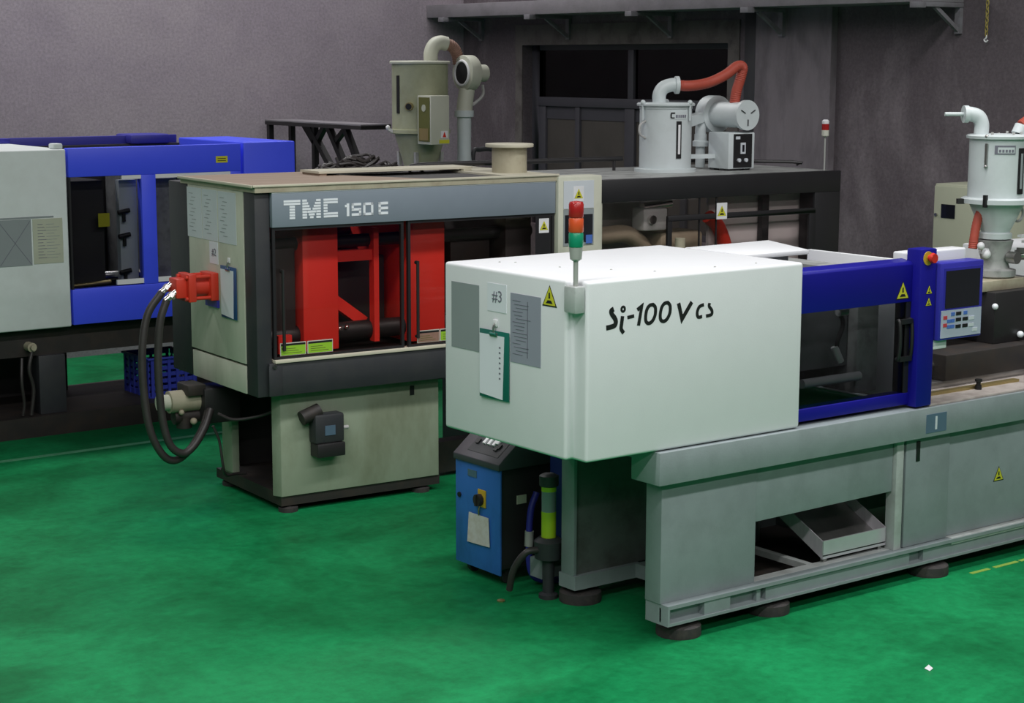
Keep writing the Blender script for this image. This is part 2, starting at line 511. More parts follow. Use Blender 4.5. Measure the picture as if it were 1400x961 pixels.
def ribbon(mb, pts, w, y, th=0.002, closed=False, k=6):
    """flat stroke in the xz plane at depth y (raised towards -y)"""
    P = [Vector((p[0], p[1])) for p in pts]
    if len(P) > 3:
        P3 = catmull([(p.x, 0, p.y) for p in P], k)
        P = [Vector((q.x, q.z)) for q in P3]
    n = len(P)
    L, R = [], []
    for i in range(n):
        d = (P[min(i+1, n-1)] - P[max(i-1, 0)])
        if closed and i in (0, n-1): d = P[1]-P[n-2]
        d.normalize()
        nn = Vector((-d.y, d.x))*w/2
        if 0 < i < n-1 and n <= 3:
            d0 = (P[i]-P[i-1]).normalized(); d1 = (P[i+1]-P[i]).normalized()
            b = (Vector((-d0.y, d0.x))+Vector((-d1.y, d1.x)))
            b.normalize()
            c = max(0.45, b.dot(Vector((-d0.y, d0.x))))
            nn = b*w/2/c
        L.append(P[i]+nn); R.append(P[i]-nn)
    vs = [(p.x, y-th, p.y) for p in L] + [(p.x, y-th, p.y) for p in R] + [(p.x, y, p.y) for p in L] + [(p.x, y, p.y) for p in R]
    fs = []
    for i in range(n-1):
        fs += [(i, i+1, n+i+1, n+i), (i, 2*n+i, 2*n+i+1, i+1), (n+i, n+i+1, 3*n+i+1, 3*n+i)]
    fs += [(0, n, 3*n, 2*n), (n-1, 3*n-1, 4*n-1, 2*n-1)]
    mb.add(vs, fs)

def warn_tri(parent, c, size, face, backing=None, name='warning_sticker'):
    """yellow triangle sticker with dark rim and mark; face '-x' or '-y'"""
    def pt(u, w, d):
        return (c[0]+u, c[1]-d, c[2]+w) if face == '-y' else (c[0]-d, c[1]-u, c[2]+w)
    def slab(pts, d0, d1):
        mb = MB(); n = len(pts)
        vs = [pt(u, w, d1) for u, w in pts] + [pt(u, w, d0) for u, w in pts]
        mb.add(vs, [tuple(range(n)), tuple(range(2*n-1, n-1, -1))] + [(i, n+i, n+(i+1) % n, (i+1) % n) for i in range(n)])
        return mb
    h = size
    if backing:
        b = slab([(-h*.62, -h*.75), (h*.62, -h*.75), (h*.62, h*.75), (-h*.62, h*.75)], 0, 0.001).build(name, 'white_plain', parent)
    else:
        b = slab([(-h*.60, -h*.52), (h*.60, -h*.52), (0, h*.58)], 0, 0.001).build(name, 'ink_black', parent)
    root = b if (parent is None or parent.parent is None) else parent
    if backing:
        slab([(-h*.52, -h*.45), (h*.52, -h*.45), (0, h*.5)], 0.001, 0.0014).build('triangle_rim', 'ink_black', root)
    slab([(-h*.50, -h*.45), (h*.50, -h*.45), (0, h*.50)], 0.0014, 0.002).build('triangle', 'warn_yellow', root)
    m = slab([(-h*.07, -h*.10), (h*.07, -h*.10), (h*.05, h*.2), (-h*.05, h*.2)], 0.002, 0.0026)
    m2 = slab([(-h*.28, -h*.36), (h*.28, -h*.36), (h*.14, -h*.2), (-h*.14, -h*.2)], 0.002, 0.0026)
    m.add(m2.v, m2.f)
    m.build('symbol', 'ink_black', root)
    return b

# ================================================================== SETTING
XW, YB = 5.58, 9.5
def struct(name, mb, mat, parent=None, bevel=0):
    o = mb.build(name, mat, parent, bevel)
    if parent is None: o['kind'] = 'structure'
    return o
struct('floor', B(-16, XW+0.3, -14, YB+0.3, -0.1, 0), 'floor')
struct('wall_back', B(-16, XW, YB, YB+0.25, 0, 8), 'wall_grey')
OY0, OY1, OZ0, OZ1 = 5.50, 8.47, 1.1, 2.885
wr = MB()
wr.box(XW, XW+0.3, -14, OY0, 0, 8); wr.box(XW, XW+0.3, OY1, YB+0.25, 0, 8)
wr.box(XW, XW+0.3, OY0, OY1, OZ1, 8); wr.box(XW, XW+0.3, OY0, OY1, 0, OZ0)
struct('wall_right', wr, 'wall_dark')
struct('trim_1', B(XW-0.07, XW, 4.23, 5.10, 0, 3.165), 'pillar_grey')                    # pilaster
struct('trim_2', B(XW-0.035, XW, 5.12, 5.27, 0, 3.165), 'tmc_dark', bevel=0.004)         # raised dark vertical strip
st = MB().box(XW-0.0125, XW, OY0-0.14, OY0, OZ0, OZ1+0.2); st.box(XW-0.012, XW, OY1, OY1+0.11, OZ0, OZ1); st.box(XW-0.012, XW, OY0, OY1+0.11, OZ1, OZ1+0.2)
struct('trim_3', st, 'plaster_stain')                                                     # rough plaster surround
# window in the opening
w = bpy.data.objects.new('window_1', None); col.objects.link(w); w['kind'] = 'structure'
w['label'] = 'dark steel framed window with black upper panes in the grey wall'
fx0, fx1 = XW+0.12, XW+0.18
fr = MB()
fr.box(fx0, fx1, OY0, OY0+0.07, OZ0, OZ1); fr.box(fx0, fx1, OY1-0.12, OY1, OZ0, OZ1)
fr.box(fx0, fx1, OY0+0.07, OY1-0.12, OZ1-0.05, OZ1); fr.box(fx0-0.02, fx1, OY0+0.07, OY1-0.12, 2.285, 2.375)
fr.box(fx0, fx1, OY0+0.07, OY1-0.12, OZ0, OZ0+0.06)
fr.build('window_frame', 'window_frame', w, bevel=0.004)
for y0, y1, z0, z1 in ((6.90, 6.98, 2.375, OZ1-0.05), (7.70, 7.77, OZ0+0.06, 2.285), (6.88, 7.02, OZ0+0.06, 2.285), (6.15, 6.22, OZ0+0.06, 2.285), (8.24, 8.35, OZ0+0.06, 2.285)):
    B(fx0-0.01, fx1, y0, y1, z0, z1).build('mullion', 'window_frame', w, bevel=0.004)
for y0, y1 in ((OY0+0.07, 6.90), (6.98, OY1-0.12)):
    B(fx0+0.02, fx0+0.028, y0, y1, 2.375, OZ1-0.05).build('upper_pane', 'glass_window', w)
for y0, y1 in ((OY0+0.07, 6.15), (6.22, 6.88), (7.02, 7.70), (7.77, 8.24)):
    p = B(fx0+0.02, fx0+0.03, y0, y1, OZ0+0.06, 2.285).build('lower_pane', 'frosted_pane', w)
    B(fx0+0.012, fx0+0.02, y0, y1, 2.16, 2.285).build('dark_strip', 'window_frame', p)
dr = MB().box(6.9, 7.0, 5.2, 8.8, 0.8, 3.2); dr.box(XW+0.3, 6.9, 5.2, 5.3, 0.8, 3.2); dr.box(XW+0.3, 6.9, 8.7, 8.8, 0.8, 3.2); dr.box(XW+0.3, 6.9, 5.3, 8.7, 3.1, 3.2); dr.box(XW+0.3, 6.9, 5.3, 8.7, 0.8, 0.9)
struct('dark_backdrop', dr, 'dark_room')  # unseen near-black box added as a dark backdrop behind the panes
# long concrete ledge on brackets
led = thing('wall_ledge', 'long grey concrete ledge on steel brackets high on the dark wall', 'ledge', (XW, 6, 3.165))
LX, LY, LZ = XW, 6.0, 3.165
B(5.11-LX, 0, 2.95-LY, YB-0.005-LY, 0, 0.13).build('slab', 'shelf_grey', led, bevel=0.006)
for by in (9.157, 7.72, 6.24, 4.78, 2.98):
    yl = by-LY
    ax1 = -0.07 if 4.23 < by < 5.1 else 0.0
    br = B(5.10-LX, ax1, yl-0.03, yl+0.03, -0.035, 0).build('bracket', 'steel_grey', led, bevel=0.003)
    B(5.05-LX, 5.13-LX, yl-0.045, yl+0.045, -0.045, 0.0).build('arm_tip', 'steel_grey', br, bevel=0.003)
    B(ax1-0.035, ax1, yl-0.025, yl+0.025, -0.23, -0.035).build('bracket_leg', 'steel_grey', br)
    MB().bar((-0.30+ax1, yl, -0.03), (ax1-0.018, yl, -0.21), 0.03).build('strut', 'steel_grey', br)
# old painted line along the left machine and a taped line beside the near machine
tag(B(-7, 1.9, 5.615, 5.675, 0, 0.002).build('floor_line', 'line_pale'), 'faded pale green line painted on the floor before the blue machine', 'floor marking')
fl = thing('floor_tape', 'broken yellow tape line on the green floor beside the grey machine base', 'floor marking', (2.3, -0.08, 0))
for x0, x1 in ((2.11, 2.262), (2.305, 2.505), (2.525, 2.95), (3.02, 3.6)):
    B(x0-2.3, x1-2.3, -0.013, 0.013, 0, 0.002).build('tape_strip', 'tape_yellow', fl)
sc = MB().add([(0.70, -0.985, 0.001), (0.735, -0.975, 0.004), (0.74, -0.945, 0.012), (0.705, -0.95, 0.003), (0.72, -0.965, 0.016)], [(0, 1, 4), (1, 2, 4), (2, 3, 4), (3, 0, 4), (3, 2, 1, 0)])
tag(sc.build('paper_scrap', 'white_plain'), 'tiny white crumpled paper scrap lying alone on the green floor', 'paper scrap')

# ================================================================== WHITE MACHINE (axis aligned at the origin)
W = thing('injection_molding_machine', 'white hooded injection moulding machine marked Si-100V cs with a dark blue gate', 'machine', (0, 0, 0))
XE = 4.3
# base
bm_ = MB()
bm_.box(0, XE, 0.0, 0.06, 0.165, 0.183); bm_.box(0, XE, 0.0, 0.06, 0.083, 0.097)
bm_.box(0.66, 1.72, 0.018, 0.05, 0.097, 0.165); bm_.box(1.83, XE, 0.018, 0.05, 0.097, 0.165)
bm_.box(0, 0.66, 0.05, 0.06, 0.097, 0.165); bm_.box(0.0, 0.012, 0.0, 0.06, 0.097, 0.165)
bm_.box(0.24, 0.41, 0.008, 0.05, 0.097, 0.165); bm_.box(0.60, 0.625, 0.02, 0.05, 0.097, 0.165)
bm_.box(1.72, 1.83, 0.05, 0.06, 0.097, 0.165)
bm_.build('bottom_channel', 'base_grey', W)
bb = MB()
bb.box(0.0, 0.012, 0.06, 0.16, 0.083, 0.183)
bb.box(0.012, XE, 0.98, 1.08, 0.083, 0.183); bb.box(0.42, 0.54, 0.06, 0.72, 0.087, 0.16); bb.box(0.02, 0.46, 0.72, 0.85, 0.083, 0.155)
bb.box(1.70, 1.80, 0.06, 0.98, 0.087, 0.17); bb.box(3.4, 3.5, 0.06, 0.98, 0.087, 0.17); bb.box(0.54, 0.60, 0.25, 0.98, 0.087, 0.17)
build_split(bb, 'base_crossbeam', 'base_grey', W)
B(0.62, 1.70, 0.06, 0.12, 0.17, 0.184).build('base_sill', 'base_grey_light', W)
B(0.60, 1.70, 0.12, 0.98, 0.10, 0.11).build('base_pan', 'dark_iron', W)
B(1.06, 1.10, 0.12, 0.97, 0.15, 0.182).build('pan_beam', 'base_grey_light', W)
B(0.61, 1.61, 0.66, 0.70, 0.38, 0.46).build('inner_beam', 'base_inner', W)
B(0.125, 0.145, 0.95, 1.06, 0.20, 0.77).build('side_plate', 'left_blue_dark', W)
B(-0.006, 0.612, 0.05, 0.16, 0.183, 0.778).build('front_panel', 'base_grey', W, bevel=0.003)
pr = MB().prism([(0.616, 0.488), (1.607, 0.500), (1.607, 0.778), (0.616, 0.778)], 'y', 0.056, 0.08)
pr.build('front_panel', 'base_grey', W, bevel=0.002)
B(1.612, 1.667, 0.034, 0.10, 0.183, 0.772).build('post', 'base_grey_light', W, bevel=0.003)
dp = B(1.692, 2.040, 0.040, 0.07, 0.185, 0.778).build('access_door', 'base_grey', W, bevel=0.003)
B(1.768, 1.796, 0.034, 0.041, 0.640, 0.748).build('door_latch', 'ink_black', dp, bevel=0.003)
B(2.048, XE, 0.050, 0.08, 0.190, 0.778).build('front_panel', 'base_grey', W, bevel=0.002)
B(2.048, XE, 0.008, 0.06, 0.150, 0.188).build('panel_lip', 'base_grey_light', W, bevel=0.003)
warn_tri(W, (2.475, 0.0495, 0.475), 0.075, '-y')
B(-0.085, XE, -0.022, 0.18, 0.778, 0.935).build('front_rail', 'base_grey', W, bevel=0.004)
B(0.05, XE, 0.90, 1.08, 0.778, 0.935).build('rear_rail', 'base_grey', W, bevel=0.004)
cb = MB().box(-0.02, 0.06, 0.18, 0.90, 0.86, 0.93); cb.box(0.70, 0.80, 0.18, 0.90, 0.80, 0.93); cb.box(1.75, 1.9, 0.18, 0.90, 0.80, 0.935)
build_split(cb, 'bed_crossbeam', 'base_grey', W)
pl_ = B(1.765, 1.925, -0.0245, -0.022, 0.800, 0.900).build('name_plate', 'plate_blue', W, label='blue grey plate riveted on the rail')
B(1.835, 1.85, -0.0255, -0.0245, 0.815, 0.885).build('plate_mark', 'notice_pale', pl_)
# recessed rear part seen under the hood
B(0.022, 0.042, 0.735, 0.835, 0.155, 0.94).build('rear_post', 'base_grey', W, bevel=0.002)
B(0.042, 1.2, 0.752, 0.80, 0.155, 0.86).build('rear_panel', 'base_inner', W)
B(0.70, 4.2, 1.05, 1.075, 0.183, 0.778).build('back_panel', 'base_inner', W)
B(-0.05, 0.30, 0.30, 0.36, 0.87, 0.925).build('hood_support', 'base_grey', W)
for cx, cy in ((0.155, 0.095), (0.755, 0.095), (1.935, 0.07), (3.5, 0.08), (0.12, 0.80), (1.935, 1.03), (3.5, 1.03)):
    mb = MB().lathe([(0.108, 0.0), (0.11, 0.01), (0.108, 0.05), (0.095, 0.058), (0.03, 0.06), (0.03, 0.084)], (cx, cy, 0), 28)
    mb.build('leveling_pad', 'pad_grey', W)
# hood
HX0, HX1, HY1, HZ0, HZ1 = -0.547, 0.846, 1.045, 0.94, 1.756
hp = [(HX0, 0.10), (-0.507, 0.10), (-0.507, 0.0), (HX1, 0.0), (HX1, HY1), (HX0, HY1)]
hood = MB().prism(hp, 'z', HZ0, HZ1).build('hood', 'hood_white', W, bevel=0.016, seg=4)
for hx, hy in ((-0.35, 0.86), (-0.30, 0.80), (-0.12, 0.30), (-0.42, 0.2), (0.0, 0.13), (0.35, 0.10), (0.62, 0.10), (-0.25, 0.52), (0.05, 0.75)):
    MB().lathe([(0.006, 0), (0.006, 0.002), (0.003, 0.004)], (hx, hy, HZ1), 8).build('screw', 'pole_grey', hood)
# logo lettering Si-100V cs
STR = [[(-0.356, 1.624), (-0.37, 1.617), (-0.366, 1.601), (-0.351, 1.584), (-0.343, 1.567), (-0.348, 1.551), (-0.368, 1.545), (-0.398, 1.542)],
       [(-0.304, 1.588), (-0.309, 1.554), (-0.311, 1.53), (-0.296, 1.511)], [(-0.275, 1.579), (-0.236, 1.583)],
       [(-0.217, 1.609), (-0.191, 1.624), (-0.209, 1.537)],
       [(-0.123, 1.626), (-0.109, 1.61), (-0.11, 1.578), (-0.126, 1.551), (-0.148, 1.542), (-0.164, 1.552), (-0.167, 1.576), (-0.16, 1.606), (-0.144, 1.623), (-0.123, 1.626)],
       [(-0.034, 1.628), (-0.02, 1.612), (-0.021, 1.579), (-0.038, 1.552), (-0.059, 1.544), (-0.076, 1.553), (-0.079, 1.578), (-0.071, 1.608), (-0.055, 1.625), (-0.034, 1.628)],
       [(0.032, 1.62), (0.055, 1.544), (0.114, 1.619)],
       [(0.19, 1.601), (0.162, 1.593), (0.149, 1.569), (0.155, 1.546), (0.18, 1.546)],
       [(0.226, 1.606), (0.224, 1.59), (0.241, 1.57), (0.239, 1.551), (0.205, 1.546)]]
WID = [0.023, 0.019, 0.016, 0.018, 0.017, 0.017, 0.020, 0.016, 0.016]
for pts, wd in zip(STR, WID):
    mb = MB()
    ribbon(mb, pts, wd, 0.0, closed=(pts[0] == pts[-1]))
    mb.build('letter', 'ink_black', hood)
mb = MB(); ribbon(mb, [(-0.301+0.010*math.cos(a*math.pi/6), 1.619+0.011*math.sin(a*math.pi/6)) for a in range(13)], 0.011, 0.0, closed=True)
mb.build('letter', 'ink_black', hood)
# sheets and stickers on the end face
ex = HX0
B(ex-0.002, ex, 0.755, 0.982, 1.350, 1.668).build('notice_plate', 'notice_grey', W, label='plain grey notice plate')
n2 = B(ex-0.002, ex, 0.280, 0.508, 1.338, 1.660).build('notice_plate', 'notice_lilac', W, label='lilac grey diagram plate')
for i in range(16):
    y0 = 0.49-0.012*(i % 3); L_ = 0.06+0.05*((i*7) % 4)/3
    B(ex-0.003, ex-0.002, y0-L_, y0, 1.625-i*0.0165, 1.628-i*0.0165).build('print_line', 'ink_grey', n2)
B(ex-0.003, ex-0.002, 0.375, 0.380, 1.37, 1.63).build('print_line', 'ink_grey', n2)
pp = B(ex-0.002, ex, 0.540, 0.688, 1.558, 1.690).build('number_sheet', 'paper', W, label='white sheet with number three')
text('number', '#3', 0.075, 'ink_grey', pp, (ex-0.003, 0.650, 1.600), (0, -1, 0), fit=(0.075, 0.058))
warn_tri(W, (ex-0.0005, 0.217, 1.672), 0.088, '-x')
# notch pole with signal lamps
pole = thing('signal_tower', 'a', 'b'); del pole['label']; del pole['category']
pole.parent = W
px_, py_ = -0.538, 0.045
MB().cyl((px_, py_, 1.62), (px_, py_, 1.86), 0.011, n=14).build('pole', 'pole_grey', pole)
B(px_-0.028, px_+0.03, py_-0.032, py_+0.05, 1.615, 1.735).build('clamp_block', 'base_grey_light', pole, bevel=0.008)
MB().lathe([(0.012, 1.845), (0.026, 1.855), (0.030, 1.90), (0.030, 1.908)], (px_, py_, 0), 20).build('socket', 'pole_grey', pole)
for zz, mt in ((1.908, 'lamp_green'), (1.973, 'lamp_orange'), (2.038, 'lamp_red')):
    MB().lathe([(0.031, zz), (0.033, zz+0.004), (0.033, zz+0.058), (0.030, zz+0.0635)], (px_, py_, 0), 22).build('lens', mt, pole)
MB().lathe([(0.031, 2.1015), (0.029, 2.106), (0.005, 2.110)], (px_, py_, 0), 22).build('cap', 'lamp_red', pole)
# raised cover plate behind the hood
MB().prism([(0.848, 0.396), (1.295, 0.396), (1.49, 0.885), (0.848, 0.855)], 'z', 1.733, 1.757).build('cover_plate', 'hood_white', W, bevel=0.004)
B(0.86, 1.25, 0.50, 0.78, 1.66, 1.733).build('cover_box', 'mech_grey', W)
# gate
g0, g1 = 0.856, 1.70
gate = MB().prism([(0.04, 1.495), (0.04, 1.688), (0.052, 1.702), (0.13, 1.712), (0.13, 1.495)], 'x', g0, g1).build('gate_header', 'gate_blue', W, bevel=0.004)
B(g0, g1, 0.04, 0.12, 0.955, 1.018).build('gate_sill', 'gate_blue', W, bevel=0.005)
B(g0, g0+0.018, 0.045, 0.12, 1.018, 1.495).build('gate_stile', 'tmc_black', W)
B(1.655, 1.70, 0.045, 0.12, 1.018, 1.495).build('gate_stile', 'tmc_black', W)
B(g0+0.018, 1.655, 0.052, 0.058, 1.018, 1.495).build('gate_window', 'glass_gate', W)
MB().tube([(1.595, 0.05, 1.40), (1.59, 0.03, 1.395), (1.59, 0.022, 1.30), (1.59, 0.03, 1.21), (1.595, 0.05, 1.20)], 0.010, 10).tube([(1.675, 0.05, 1.40), (1.68, 0.03, 1.395), (1.68, 0.022, 1.30), (1.68, 0.03, 1.21), (1.675, 0.05, 1.20)], 0.010, 10).box(1.59, 1.68, 0.018, 0.035, 1.385, 1.41).box(1.59, 1.68, 0.018, 0.035, 1.19, 1.215).build('gate_handle', 'ink_black', W)
warn_tri(W, (1.615, 0.0395, 1.556), 0.085, '-y')
# things seen through the gate window
B(1.44, 1.60, 0.18, 0.90, 1.02, 1.66).build('platen', 'mech_grey', W, bevel=0.006)
B(0.90, 1.02, 0.20, 0.90, 1.02, 1.62).build('platen', 'mold_grey', W, bevel=0.006)
B(1.04, 1.43, 0.24, 0.78, 1.16, 1.46).build('mold', 'mold_grey', W, bevel=0.006)
for yy, zz in ((0.16, 1.115), (0.26, 1.53), (0.84, 1.115), (0.84, 1.53)):
    MB().cyl((1.02, yy, zz), (1.44, yy, zz), 0.024, n=20).build('tie_bar', 'bright_steel', W)
MB().tube([(1.30, 0.20, 1.47), (1.32, 0.17, 1.40), (1.28, 0.17, 1.30), (1.31, 0.19, 1.22)], 0.012, 8).build('cooling_hose', 'interior_dark', W)
build_split(MB().cyl((1.27, 0.16, 1.46), (1.33, 0.16, 1.46), 0.022, n=12).cyl((1.27, 0.18, 1.28), (1.30, 0.16, 1.20), 0.02, n=12), 'hose_fitting', 'bright_steel', W)
B(0.86, 1.60, 0.14, 0.90, 0.94, 0.96).build('gate_floor', 'interior_dark', W)
B(0.86, 1.70, 0.98, 1.04, 0.96, 1.68).build('rear_gate', 'gate_blue', W, bevel=0.004)
# blue column with buttons
B(1.688, 1.812, -0.012, 0.085, 0.945, 1.768).build('gate_column', 'gate_blue', W, bevel=0.008)
es = thing('emergency_stop', 'a', 'b'); del es['label']; del es['category']; es.parent = W
MB().cyl((1.74, -0.012, 1.720), (1.74, -0.016, 1.720), 0.036, n=24).build('disc', 'estop_yellow', es)
MB().cyl((1.748, -0.016, 1.722), (1.748, -0.036, 1.722), 0.016, n=18).cyl((1.748, -0.036, 1.722), (1.748, -0.052, 1.722), 0.028, 0.024, n=22).build('button', 'estop_red', es)
for zz in (1.556, 1.494):
    warn_tri(W, (1.757, -0.0125, zz), 0.042, '-y')
# white covers behind the column
B(1.745, 1.775, 0.09, 0.84, 0.96, 1.695).build('bulkhead', 'hood_white', W, bevel=0.004)
B(1.70, 2.17, 0.09, 0.19, 1.55, 1.742).build('screen_housing', 'hood_white', W, bevel=0.01, seg=3)
# operator panel
pan = B(1.818, 2.163, -0.035, 0.07, 1.285, 1.690).build('operator_panel', 'control_blue', W, bevel=0.008)
B(1.845, 2.150, -0.038, -0.035, 1.440, 1.662).build('bezel', 'key_blue', pan).data.materials[0] = MATS['control_blue']
B(1.857, 2.128, -0.041, -0.037, 1.452, 1.648).build('screen', 'screen_black', pan)
kp = B(1.832, 2.150, -0.040, -0.035, 1.298, 1.442).build('keypad', 'keypad', pan)
for i, (kx, kz, mt) in enumerate([(1.86, 1.405, 'key_red'), (1.86, 1.365, 'key_red'), (1.89, 1.385, 'key_blue'), (1.92, 1.385, 'key_blue'), (1.89, 1.355, 'key_blue'), (1.92, 1.355, 'key_blue'), (1.92, 1.420, 'key_blue'),
                                  (1.965, 1.420, 'ink_black'), (1.965, 1.388, 'ink_black'), (1.965, 1.352, 'ink_black'), (2.02, 1.388, 'ink_black'), (2.02, 1.352, 'ink_black'), (2.02, 1.420, 'key_blue'), (2.07, 1.388, 'notice_pale'), (2.07, 1.352, 'notice_pale'), (2.10, 1.325, 'notice_pale')]):
    ww = 0.014 if mt in ('key_red', 'key_blue') else 0.02
    B(kx-ww, kx+ww, -0.043, -0.040, kz-0.009, kz+0.009).build('key', mt, pan)
B(1.815, 1.93, 0.0, 0.06, 1.235, 1.285).build('panel_arm', 'hood_white', W, bevel=0.006)
# injection bed
B(1.812, XE, 0.0, 1.06, 0.935, 0.948).build('bed_deck', 'deck_tan', W, bevel=0.003)
for yy in (0.32, 0.86):
    B(1.83, 4.1, yy-0.04, yy+0.04, 0.948, 0.985).build('guide_rail', 'steel', W, bevel=0.004)
B(1.85, 2.75, 0.15, 0.19, 0.948, 0.963).build('drip_edge', 'brass', W)
MB().lathe([(0.018, 0.948), (0.018, 0.972), (0.012, 0.975), (0.012, 0.99), (0.02, 0.992), (0.02, 1.005)], (2.37, 0.13, 0), 14).build('bed_knob', 'ink_black', W)
B(2.25, 3.20, 0.26, 0.92, 0.985, 1.13).build('carriage', 'dark_iron', W, bevel=0.008)
build_split(MB().cyl((2.10, 0.36, 1.06), (2.25, 0.36, 1.06), 0.022).cyl((3.2, 0.36, 1.05), (3.45, 0.36, 1.05), 0.02), 'carriage_rod', 'chrome', W)
B(2.78, 3.16, 0.36, 0.78, 1.13, 1.425).build('feed_block', 'black_metal', W, bevel=0.006)
MB().cyl((1.80, 0.56, 1.26), (2.78, 0.56, 1.26), 0.10).build('barrel', 'black_metal', W)
B(2.74, 3.13, 0.42, 0.70, 1.425, 1.485).build('feed_plate', 'tan_beige', W, bevel=0.005)
B(3.13, 3.26, 0.44, 0.62, 1.40, 1.475).build('feed_clamp', 'black_metal', W, bevel=0.005)
build_split(MB().ball((2.76, 0.345, 1.35), 0.018).ball((3.0, 0.345, 1.17), 0.02), 'knob', 'ink_white', W)
B(3.335, XE, 0.72, 1.06, 0.985, 1.62).build('drive_cover', 'hood_white', W, bevel=0.012)
# supply bottle at the right edge of the bed
bt = thing('spray_can', 'white spray can with blue print standing on the machine bed', 'can', (3.02, 0.20, 0.948))
MB().lathe([(0.028, 0), (0.032, 0.004), (0.032, 0.15), (0.02, 0.165), (0.012, 0.168)], (0, 0, 0), 20).build('body', 'white_plain', bt)
MB().lathe([(0.0325, 0.06), (0.0325, 0.12)], (0, 0, 0), 20).build('print_band', 'key_blue', bt)
MB().lathe([(0.012, 0.168), (0.012, 0.185), (0.006, 0.188)], (0, 0, 0), 12).build('nozzle', 'white_plain', bt)
# stainless chute in the base opening
ch = thing('metal_chute', 'tilted bright metal chute tray standing in the base opening under the upper panel', 'chute', (1.38, 0.3, 0.184))
def chx(x, y, z): return (x-1.38, y-0.3, z-0.184)
ZA, ZB, YA, YB2 = 0.225, 0.50, 0.085, 0.62
b_ = MB()
b_.add([chx(1.13, YA, ZA), chx(1.605, YA, ZA), chx(1.605, YB2, ZB), chx(1.13, YB2, ZB), chx(1.13, YA, ZA-0.006), chx(1.605, YA, ZA-0.006), chx(1.605, YB2, ZB-0.006), chx(1.13, YB2, ZB-0.006)],
       [(0, 1, 2, 3), (7, 6, 5, 4), (0, 4, 5, 1), (2, 6, 7, 3), (1, 5, 6, 2), (3, 7, 4, 0)])
b_.build('tray', 'steel', ch)
MB().prism([(YA-0.3, ZA-0.184-0.02), (YA-0.3, ZA-0.184+0.075), (YA-0.292, ZA-0.184+0.075), (YA-0.292, ZA-0.184-0.02)], 'x', 1.13-1.38, 1.605-1.38).build('front_lip', 'stainless', ch)
for x0 in (1.128, 1.603):
    MB().prism([(YA-0.3, ZA-0.184-0.02), (YB2-0.3, ZB-0.184-0.02), (YB2-0.3, ZB-0.184+0.06), (YA-0.3, ZA-0.184+0.075)], 'x', x0-1.38, x0-1.38+0.005).build('side_wall', 'stainless', ch)
for lx in (1.16, 1.57):
    B(lx-1.38-0.012, lx-1.38+0.012, YA-0.3+0.01, YA-0.3+0.034, 0, 0.03).build('foot', 'steel', ch)
    B(lx-1.38-0.012, lx-1.38+0.012, YB2-0.34, YB2-0.316, 0, 0.27).build('foot', 'steel', ch)

# clipboard helper
def clipboard(label, loc, w_, h_, board, tilt, parent_face='-x'):
    c = thing('clipboard', label, 'clipboard', loc)
    c.rotation_euler = (0, 0, tilt)
    B(-0.012, -0.008, -w_/2, w_/2, -h_, 0).build('board', board, c, bevel=0.001)
    ya, yb = -w_/2+0.034, w_/2-0.003
    q = [(ya+0.012, -h_+0.004), (yb, -h_+0.016), (yb, -0.022), (ya, -0.022)]
    ps = MB().add([(-0.0135, *p) for p in q] + [(-0.012, *p) for p in q],
                  [(0, 1, 2, 3), (7, 6, 5, 4), (0, 4, 5, 1), (1, 5, 6, 2), (2, 6, 7, 3), (3, 7, 4, 0)])
    sh = ps.build('sheet', 'paper', c)
    for i in range(7 if board == 'clip_teal' else 0):
        B(-0.0142, -0.0134, -w_/2+0.060, -w_/2+0.072, -0.08-i*h_*0.075, -0.072-i*h_*0.075).build('print_line', 'ink_grey', sh)
    B(-0.018, -0.0135, -0.028, 0.028, -0.028, -0.008).build('clip', 'steel', c, bevel=0.002)
    MB().cyl((-0.018, -0.022, -0.016), (-0.018, 0.022, -0.016), 0.007, n=12).build('clip_spring', board, c)
    MB().tube([(-0.014, 0, -0.012), (-0.016, 0, 0.015), (-0.010, 0, 0.03), (-0.004, 0, 0.022)], 0.005, 8).build('hook_wire', 'steel', c)
    B(-0.008, -0.001, -0.016, 0.016, 0.018, 0.052).build('hook_plate', 'white_plain', c, bevel=0.003)
    return c
clipboard('teal clipboard with white sheet hanging below the number three sheet on the white hood', (HX0, 0.622, 1.470), 0.222, 0.325, 'clip_teal', 0.03)

# ================================================================== BLUE TEMPERATURE CONTROLLER
t = thing('temperature_controller', 'bright blue upright temperature controller on castors beneath the white hood', 'controller', (-0.07, 1.41, 0))
ty0, ty1 = -0.195, 0.205
B(0.0, 0.62, ty0+0.006, ty1-0.006, 0.09, 0.622).build('body', 'black_metal', t, bevel=0.004)  # near-black colour stands in for the shade on the cabinet side
d_ = B(-0.012, 0.0, ty0, ty1, 0.06, 0.622).build('door', 'tcu_blue', t, bevel=0.003)
pt_ = MB().prism([(-0.025, 0.622), (0.62, 0.622), (0.62, 0.83), (0.19, 0.83), (-0.025, 0.655)], 'y', ty0-0.004, ty1+0.004).build('console', 'tcu_dark', t, bevel=0.004)
